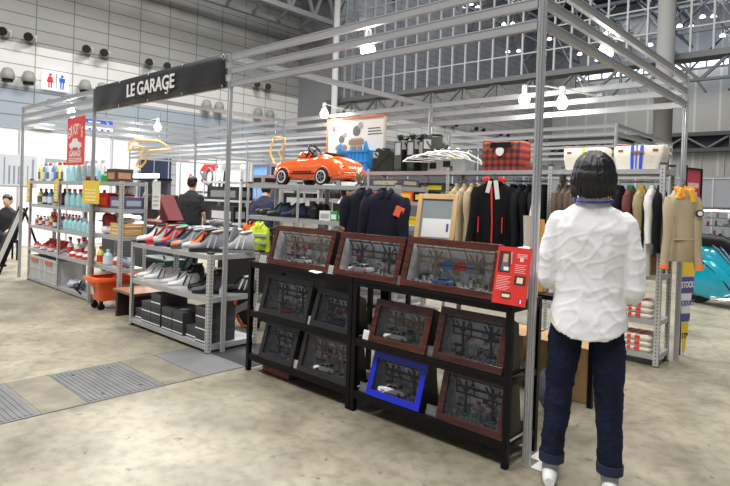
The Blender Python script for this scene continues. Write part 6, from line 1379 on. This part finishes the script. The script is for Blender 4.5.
# picture of pale trees
t = thing('wall_picture', 'grey misty tree photograph on the white wall at the far left edge', 'picture', (-13.99, 1.3, 1.46)); q = MB(); q.b0(-13.995, -13.975, .2, 1.88, 1.46, 2.2); q.build('print', mat('mist_grey', (.45, .48, .52), .5), t)
q = MB(); rn = random.Random(5)
for k in range(16): y = .25+k*.1; q.b0(-13.975, -13.972, y, y+rn.uniform(.02, .05), 1.5, rn.uniform(1.9, 2.15))
q.build('tree_shapes', mat('mist_dark', (.2, .22, .25), .5), t)
t = thing('wall_picture', 'small grey green picture behind the white jugs', 'picture', (-13.99, 2.5, 1.9)); q = MB(); q.b0(-13.995, -13.975, 2.05, 2.85, 1.95, 2.17); q.build('print', mat('picture_sage', (.25, .3, .27), .5), t); q = MB(); q.b0(-13.974, -13.97, 2.1, 2.8, 2.0, 2.06); q.build('ground_band', PW, t)
# exit sign and direction sign
t = thing('exit_sign', 'pale green lit exit sign above the white partition at the left', 'sign', (-13.95, 2.0, 2.88)); q = MB(); q.b0(-13.98, -13.9, 1.75, 2.22, 2.875, 3.02); q.build('housing', mat('exit_case', (.55, .75, .75), .5), t); q = MB(); q.b0(-13.9, -13.89, 1.92, 2.1, 2.885, 3.01); q.build('lit_panel', mat('exit_glow', (.7, 1, .9), .5, emit=(.7, 1, .9), es=1.6), t)
t = thing('direction_sign', 'blue direction sign with a white arrow over a white sign with pictograms', 'sign', (-14, 3.45, 2.9)); q = MB(); q.b0(-14.0, -13.96, 2.95, 3.68, 3.1, 3.3); q.build('blue_panel', mat('sign_blue', (.02, .1, .6), .5), t); q = MB(); q.b0(-14.0, -13.96, 2.95, 3.68, 2.9, 3.08); q.build('white_panel', PAPER, t)
q = MB(); q.bar((-13.955, 3.5, 3.15), (-13.955, 3.57, 3.2), .01, .025, (1, 0, 0)); q.bar((-13.955, 3.5, 3.25), (-13.955, 3.57, 3.2), .01, .025, (1, 0, 0)); q.b0(-13.96, -13.955, 3.05, 3.35, 3.19, 3.22); q.build('arrow', PAPER, t)
q = MB()
for k in range(4): q.b0(-13.96, -13.955, 3.05+k*.16, 3.12+k*.16, 2.94, 3.04)
q.build('pictograms', mat('sign_blue', (.02, .1, .6), .5), t); q = MB(); q.b0(-14.0, -13.98, 2.97, 2.99, 0, 2.9); q.b0(-14.0, -13.98, 3.64, 3.66, 0, 2.9); q.build('posts', ALU, t)
# red machine poster
t = thing('wall_poster', 'white poster of a red motorcycle engine and frame behind the staff man', 'poster', (-16.6, 8.15, 1.5)); q = MB(); q.b0(-17.75, -15.6, 8.14, 8.175, 1.5, 2.6); q.build('sheet', mat('poster_white', (.8, .78, .78), .5), t)
q = MB(); q.m = 0; q.prism([(-16.9, 2.25), (-16.6, 2.5), (-15.9, 2.5), (-15.7, 2.35), (-16.1, 2.2), (-16.6, 2.2)], 8.12, 8.139); q.sph((-17.55, 8.14, 1.95), (.14, .02, .2), 14, 8); q.m = 1; q.tube([(-16.25+.2*math.cos(a*PI/8), 8.125, 2.02+.3*math.sin(a*PI/8)) for a in range(16)], .05, 6, closed=True); q.bar((-16.8, 8.125, 1.9), (-15.9, 8.125, 1.62), .02, .1); q.bar((-16.9, 8.125, 2.2), (-16.4, 8.125, 1.8), .02, .08); q.sph((-16.6, 8.13, 2.05), (.2, .02, .14), 12, 8)
q.build('machine_picture', [RED, mat('ink_dark', (.12, .12, .12), .6)], t)
t = thing('white_drape', 'white hanging banner with a black curve right of the red machine poster', 'banner', (-14.9, 8.1, 0)); q = MB(); q.b0(-15.5, -14.3, 8.05, 8.08, 1.2, 2.5); q.build('cloth', PAPER, t); q = MB(); q.prism([(-15.35, 1.4), (-15.2, 1.3), (-15.15, 1.8), (-15.0, 2.3), (-15.2, 2.2)], 8.03, 8.049); q.build('black_curve', DARK, t); q = MB(); q.b0(-15.5, -15.46, 8.05, 8.08, 0, 1.2); q.b0(-14.34, -14.3, 8.05, 8.08, 0, 1.2); q.build('posts', ALU, t)
# display case light
t = thing('light_tube', 'bright white fluorescent tube on a dark cabinet behind the magazine shelf', 'lamp', (-14.8, 5.05, 1.7)); q = MB(); q.b0(-15.6, -14.1, 5.0, 5.12, 1.83, 1.95); q.build('tube', mat('tube_glow', (1, 1, 1), .5, emit=(.9, .97, 1), es=7), t)
q = MB(); q.b0(-15.65, -14.05, 5.0, 5.5, 1.76, 1.82); q.build('hood', BLK, t)
t = thing('dark_cabinet', 'dark cabinet under the bright fluorescent tube', 'cabinet', (-14.8, 5.3, 0)); q = MB(); q.b0(-15.6, -14.1, 5.02, 5.5, 0, 1.0); q.b0(-15.6, -15.5, 5.4, 5.5, 1.0, 1.755); q.b0(-14.2, -14.1, 5.4, 5.5, 1.0, 1.755); q.b0(-15.5, -14.2, 5.46, 5.5, 1.0, 1.755); q.build('body', SLATE, t); q = MB(); q.b0(-15.5, -14.2, 5.01, 5.02, .1, .9); q.build('door', NV, t)
# gold track outline
GO = mat('gold_outline', (.75, .42, .08), .35, emit=(.9, .5, .1), es=.25)
t = thing('track_outline', 'gold racetrack outline hanging from the beams right of the red sign', 'ornament', (-7.4, 1.5, 1.84))
pts = [(-8.25, 2.13), (-8.22, 2.25), (-8.01, 2.31), (-7.15, 2.24), (-7.02, 2.2), (-6.73, 2.1), (-7.09, 2.1), (-7.47, 2.1), (-7.58, 2.03), (-7.6, 1.92), (-7.74, 1.84), (-7.92, 1.86), (-7.87, 1.94), (-7.72, 2.01), (-7.87, 2.02), (-7.67, 2.13), (-7.7, 2.17), (-8.03, 2.2), (-8.12, 2.13)]
q = MB(); q.tube([(x, 1.5, z) for x, z in pts], .016, 8, closed=True); q.build('outline_tube', GO, t)
q = MB(); q.b0(-7.9, -7.78, 1.49, 1.51, 1.78, 1.82); q.build('tag', PAPER, t); q = MB(); q.cyl((-8.01, 1.5, 2.31), (-8.01, 1.5, 2.7), .003, seg=5); q.cyl((-7.15, 1.5, 2.24), (-7.15, 1.5, 2.7), .003, seg=5); q.build('wires', CHR, t)
t = thing('track_outline', 'gold curved outline hanging in front of the back beams above the car nose', 'ornament', (-5.45, 2.5, 1.9)); q = MB(); q.tube([(-5.24, 2.5, 2.30), (-5.47, 2.5, 2.33), (-5.56, 2.5, 2.22), (-5.58, 2.5, 2.08), (-5.48, 2.5, 1.93), (-5.35, 2.5, 1.9), (-5.3, 2.5, 2.0), (-5.38, 2.5, 2.1), (-5.25, 2.5, 2.2)], .016, 8, closed=True); q.build('outline_tube', GO, t)
q = MB(); q.cyl((-5.47, 2.5, 2.33), (-5.47, 2.5, 2.7), .003, seg=5); q.build('wires', CHR, t)
# counter with things in front of the staff man
t = thing('service_counter', 'grey counter crowded with parts in front of the staff man', 'counter', (-7.2, 1.5, 0)); q = MB(); q.b0(-8.9, -6.5, 1.3, 1.85, .87, .9); q.build('worktop', mat('counter_grey', (.28, .29, .3), .5), t); q = MB(); q.b0(-8.85, -6.55, 1.35, 1.8, 0, .87); q.build('base', SLATE, t)
t = thing('red_case', 'open dark red case standing on the counter left of the staff man', 'case', (-7.4, 1.6, .901)); q = MB(); q.b0(-7.45, -6.7, 1.45, 1.75, .901, .96); q.build('base', mat('case_crimson', (.13, .004, .008), .7), t); q = MB(); q.add([(-7.25, 1.45, 1.38), (-7.02, 1.45, 1.38), (-6.68, 1.45, 1.0), (-6.9, 1.45, .96)]+[(-7.25, 1.7, 1.38), (-7.02, 1.7, 1.38), (-6.68, 1.7, 1.0), (-6.9, 1.7, .96)], [(0, 3, 2, 1), (4, 5, 6, 7), (0, 1, 5, 4), (1, 2, 6, 5), (2, 3, 7, 6), (3, 0, 4, 7)]); q.build('lid', mat('case_crimson', (.13, .004, .008), .7), t)
q = MB(); q.add([(-7.17, 1.445, 1.35), (-7.09, 1.445, 1.35), (-6.77, 1.445, 1.0), (-6.85, 1.445, 1.0)], [(0, 3, 2, 1)]); q.build('dark_stripe', DARK, t)
simple_box('green_tray', -6.68, -6.52, 1.4, 1.7, .901, .935, mat('tray_mint', (.02, .5, .3), .4), 'mint green tray on the counter beside the dark red case', 'tray')
t = thing('trolley', 'grey trolley with a raised top behind the right end of the shoe shelf', 'trolley', (-5.5, 1.6, 0)); q = MB(); q.b0(-5.95, -4.98, 1.4, 1.8, .93, .96); q.build('shelf_board', mat('counter_grey', (.28, .29, .3), .5), t); q = MB(); q.b0(-5.95, -4.98, 1.4, 1.8, .3, .33); q.build('shelf_board', mat('counter_grey', (.28, .29, .3), .5), t)
for x_ in (-5.93, -5.03):
    for y_ in (1.42, 1.75):
        q = MB(); q.b0(x_, x_+.03, y_, y_+.03, 0, .3); q.b0(x_, x_+.03, y_, y_+.03, .33, .93); q.build('leg', BLK, t)
lump('parts_heap', -5.5, 1.6, .961, .3, .15, .12, mat('heap_grey', (.12, .12, .125), .6), 'grey heap of parts on the grey trolley right of the staff man', 'heap', seed=61)
lump('white_heap', -8.3, 1.55, .901, .25, .18, .12, PAPER, 'white heap on the counter left of the red case', 'heap', seed=62)
simple_box('yellow_tag', -5.2, -5.06, 1.405, 1.435, .961, .985, YEL, 'small yellow tag on the trolley edge behind the shoes', 'tag')
# stand furniture behind: metal shelves with black boxes
t = thing('black_counter', 'long black counter below the red machine poster', 'counter', (-15, 7.5, 0)); q = MB(); q.b0(-17.6, -12.3, 7.3, 7.7, 0, 1.28); q.build('base', DARK, t); q = MB(); q.b0(-17.65, -12.25, 7.27, 7.73, 1.28, 1.32); q.build('worktop', SLATE, t)
shelving('light grey shelf with black boxes behind the staff man, left of the second post', (-10.4, -8.9), 4.3, 4.75, (1.72, 1.3, .8, .1), 1.75, perf=False)
simple_box('black_case', -10.3, -9.0, 4.35, 4.7, 1.301, 1.6, DARK, 'long black case on the shelf behind the staff man', 'case', mat('case_trim_grey', (.15, .15, .16), .4))
simple_box('black_case', -10.2, -9.2, 4.35, 4.7, .801, 1.15, DARK, 'black case on the lower level of the shelf behind the staff man', 'case', PCL)
shelving('light grey shelf further right behind the second post', (-7.6, -6.4), 4.3, 4.75, (1.6, 1.2, .8, .1), 1.65, perf=False)
simple_box('black_case', -7.5, -6.6, 4.35, 4.7, 1.201, 1.5, DARK, 'black case on the shelf directly behind the second post', 'case', PCL)
# counters at the right edge
t = thing('glass_counter', 'long black counter with a lit glass show case on top at the right edge', 'counter', (1.5, 9.5, 0)); q = MB(); q.b0(-1.15, 5, 9.2, 10, 0, .93); q.build('base', mat('gloss_black', (.01, .01, .012), .12, coat=.6), t)
q = MB(); q.b0(-1.15, 5, 9.2, 10, .93, .97); q.b0(-1.15, 5, 9.2, 9.24, 1.46, 1.5); q.b0(-1.15, 5, 9.96, 10, 1.46, 1.5); q.b0(-1.15, -1.11, 9.24, 9.96, 1.46, 1.5)
for x in (-1.15, .9, 2.9, 4.96): q.b0(x, x+.03, 9.2, 9.23, .97, 1.46)
q.build('case_frame', CHR, t); q = MB(); q.b0(-1.13, 4.98, 9.205, 9.21, .98, 1.45); q.build('case_glass', CGL, t)
q = MB(); rn = random.Random(9)
for k in range(90): x = rn.uniform(-1.1, 1.5); s = rn.uniform(.02, .06); z = rn.choice([.972, 1.15, 1.3]); q.m = rn.choice([0, 1, 2, 2, 3, 3, 4]); q.b0(x, x+s, 9.5, 9.5+s, z, z+rn.uniform(.03, .12))
q.m = 1; q.b0(-1.1, 4.9, 9.4, 9.9, 1.14, 1.148); q.b0(-1.1, 4.9, 9.4, 9.9, 1.29, 1.298); q.build('display_goods', [JUNK[0], JUNK[1], JUNK[2], CHR, RED], t)
q = MB(); q.b0(-1.1, 4.9, 9.3, 9.34, 1.42, 1.45); q.build('light_strip', mat('strip_glow', (1, 1, 1), .5, emit=(1, .97, .9), es=5), t)
q = MB(); q.b0(-1.1, 4.9, 9.19, 9.199, .4, .43); q.b0(-1.1, 4.9, 9.19, 9.199, .62, .635); q.build('trim_strip', CHR, t)
# scooter
TE = mat('teal_enamel', (.0, .30, .42), .18, coat=1, var=.08)
t = thing('motor_scooter', 'turquoise scooter with bulging rear cowl and chrome trim at the right edge', 'scooter', (-.2, 7.1, 0))
def egg(cx, cy, cz, rx, ry, rz_, rot=(0, 0, 0), nm='cowl', m=TE, sq=.8):
    q = MB(); q.sph((cx, cy, cz), (rx, ry, rz_), 24, 14, rot); return q.build(nm, m, t)
q = MB(); rings = []
for s, w_, zb_, zt_ in ((-.82, .05, .42, .5), (-.78, .14, .3, .66), (-.68, .2, .2, .86), (-.55, .23, .13, .97), (-.4, .235, .12, .96), (-.28, .22, .14, .82), (-.15, .2, .2, .66), (-.0, .17, .26, .5), (.1, .12, .28, .4)):
    r = []
    for i in range(20):
        th = 2*PI*i/20; c_, s_ = math.cos(th), math.sin(th); r.append(Vector((s, 7.1+w_*math.copysign(abs(c_)**.75, c_), (zb_+zt_)/2+(zt_-zb_)/2*math.copysign(abs(s_)**.8, s_))))
    rings.append(r)
q.loft(rings); q.build('rear_body', TE, t)
q = MB(); rings = []
for s, w_, zb_, zt_ in ((-.76, .01, .3, .42), (-.7, .03, .22, .58), (-.58, .05, .14, .68), (-.42, .06, .1, .68), (-.28, .05, .12, .6), (-.16, .02, .18, .46), (-.1, .005, .26, .36)):
    rings.append([Vector((s, 6.87-w_*math.cos(2*PI*i/20)*(1 if math.cos(2*PI*i/20) > 0 else .3), (zb_+zt_)/2+(zt_-zb_)/2*math.sin(2*PI*i/20))) for i in range(20)])
q.loft(rings); q.build('side_cowl', TE, t)
q = MB(); q.tube([(-.72, 6.85, .82), (-.6, 6.84, .72), (-.4, 6.83, .55), (-.22, 6.84, .36), (-.12, 6.86, .22)], .012, 6); q.build('side_moulding', DARK, t)
q = MB(); q.tube([(-.8, 7.0, .75), (-.66, 6.93, .99), (-.5, 6.9, .99), (-.34, 6.92, .86), (-.18, 6.93, .66), (-.04, 6.95, .48)], .013, 6); q.build('chrome_edge', CHR, t)
q = MB(); q.cyl((-.62, 7.04, .24), (-.62, 7.16, .24), .24, seg=28); q.m = 1; q.cyl((-.62, 7.035, .24), (-.62, 7.165, .24), .13, seg=20); q.build('rear_wheel', [RUB, GREY], t)
q = MB(); q.cyl((.75, 7.04, .22), (.75, 7.16, .22), .22, seg=28); q.m = 1; q.cyl((.75, 7.035, .22), (.75, 7.165, .22), .12, seg=20); q.build('front_wheel', [RUB, GREY], t)
q = MB(); q.b0(-.05, .55, 6.92, 7.28, .24, .3); q.prism([(.5, .25), (.6, .25), (.48, 1.0), (.42, 1.0)], 6.86, 7.34); q.tube([(.75, 7.1, .5), (.95, 7.1, .4), (.98, 7.1, .25)], .1, 10); q.bar((.6, 7.1, .3), (.43, 7.1, 1.15), .08, .08); q.build('leg_shield', TE, t)
q = MB(); q.tube([(.4, 6.75, 1.12), (.43, 7.1, 1.15), (.4, 7.45, 1.12)], .02, 8); q.build('handlebar', DARK, t)
q = MB(); q.tube([(-.6, 6.95, 1.0), (-.3, 6.95, .98), (-.05, 7.0, .85)], .09, 10); q.build('seat', DARK, t)
q = MB(); q.tube([(-.32, 6.8, .1), (-.1, 6.78, .14), (.1, 6.78, .12)], .035, 8); q.bar((-.4, 6.83, .12), (.4, 6.83, .2), .04, .04); q.build('exhaust', CHR, t)

# scooter nearer to the end of the stand
sc_ = [o for o in COL.objects if o.name.startswith('motor_scooter')][0]; sc_.location.x -= .06; sc_.location.z = 0

# ---------------- labels of look-alikes: say which one ----------------
ORD = ['first', 'second', 'third', 'fourth', 'fifth', 'sixth', 'seventh', 'eighth', 'ninth', 'tenth', 'eleventh', 'twelfth', 'thirteenth', 'fourteenth', 'fifteenth', 'sixteenth']
def nth(i, n, a='left', z='right'):
    return (a+'most' if i == 0 else z+'most' if i == n-1 else ORD[i]+' from the '+a)
def relabel(group, fmt, names=None):
    L_ = [o for o in ALLT if o.get('group') == group]
    for i, o in enumerate(L_): o['label'] = fmt % (names[i] if names else nth(i, len(L_)))
relabel('pale cyan jugs on the top shelf', 'pale cyan jug on the top shelf, %s of the five cyan jugs')
relabel('white jugs in the back row of the top shelf', 'white jug in the back row of the top shelf, %s of nine')
relabel('pale cyan bottles with red caps on the second shelf', 'pale cyan bottle with red cap on the second shelf, %s of five')
relabel('dark bottles with red caps behind on the second shelf', 'dark bottle at the back of the second shelf, %s of ten')
relabel('pale blue bottles on the third shelf', 'pale blue bottle with white cap on the third shelf, %s of six')
relabel('small red bottles at the back of the third shelf', 'small red bottle at the back of the third shelf, %s of ten')
relabel('white spray bottles with red triggers on the fourth shelf', 'white spray bottle with red trigger on the fourth shelf, %s of five')
relabel('white tubs with red lids on the front edge of the fourth shelf', '%s')
relabel('white tubs with red lids on the fourth shelf', 'white tub with red lid on the fourth shelf edge, %s of three')
relabel('red and white tins on the fourth shelf', 'red and white tin on the fourth shelf, %s', [nth(i, 7)+' of the small ones' for i in range(7)]+[nth(i, 5)+ ' of the tall ones' for i in range(5)])
relabel('white coat hangers heaped on the back shelf', 'white coat hanger in the heap on the back shelf, %s of seven')
relabel('gold covered magazines piled on the third shelf', 'gold covered magazine in the pile on the third shelf, %s', ['lowest', 'second from the bottom', 'third from the bottom', 'in the middle of seven', 'third from the top', 'second from the top', 'topmost'])
relabel('black projector lamps along the top of the white wall band', 'black projector lamp above the white wall band, %s of the row')
relabel('grey hooded lamps low on the white wall band', 'grey hooded lamp on the white wall band, %s of the row')
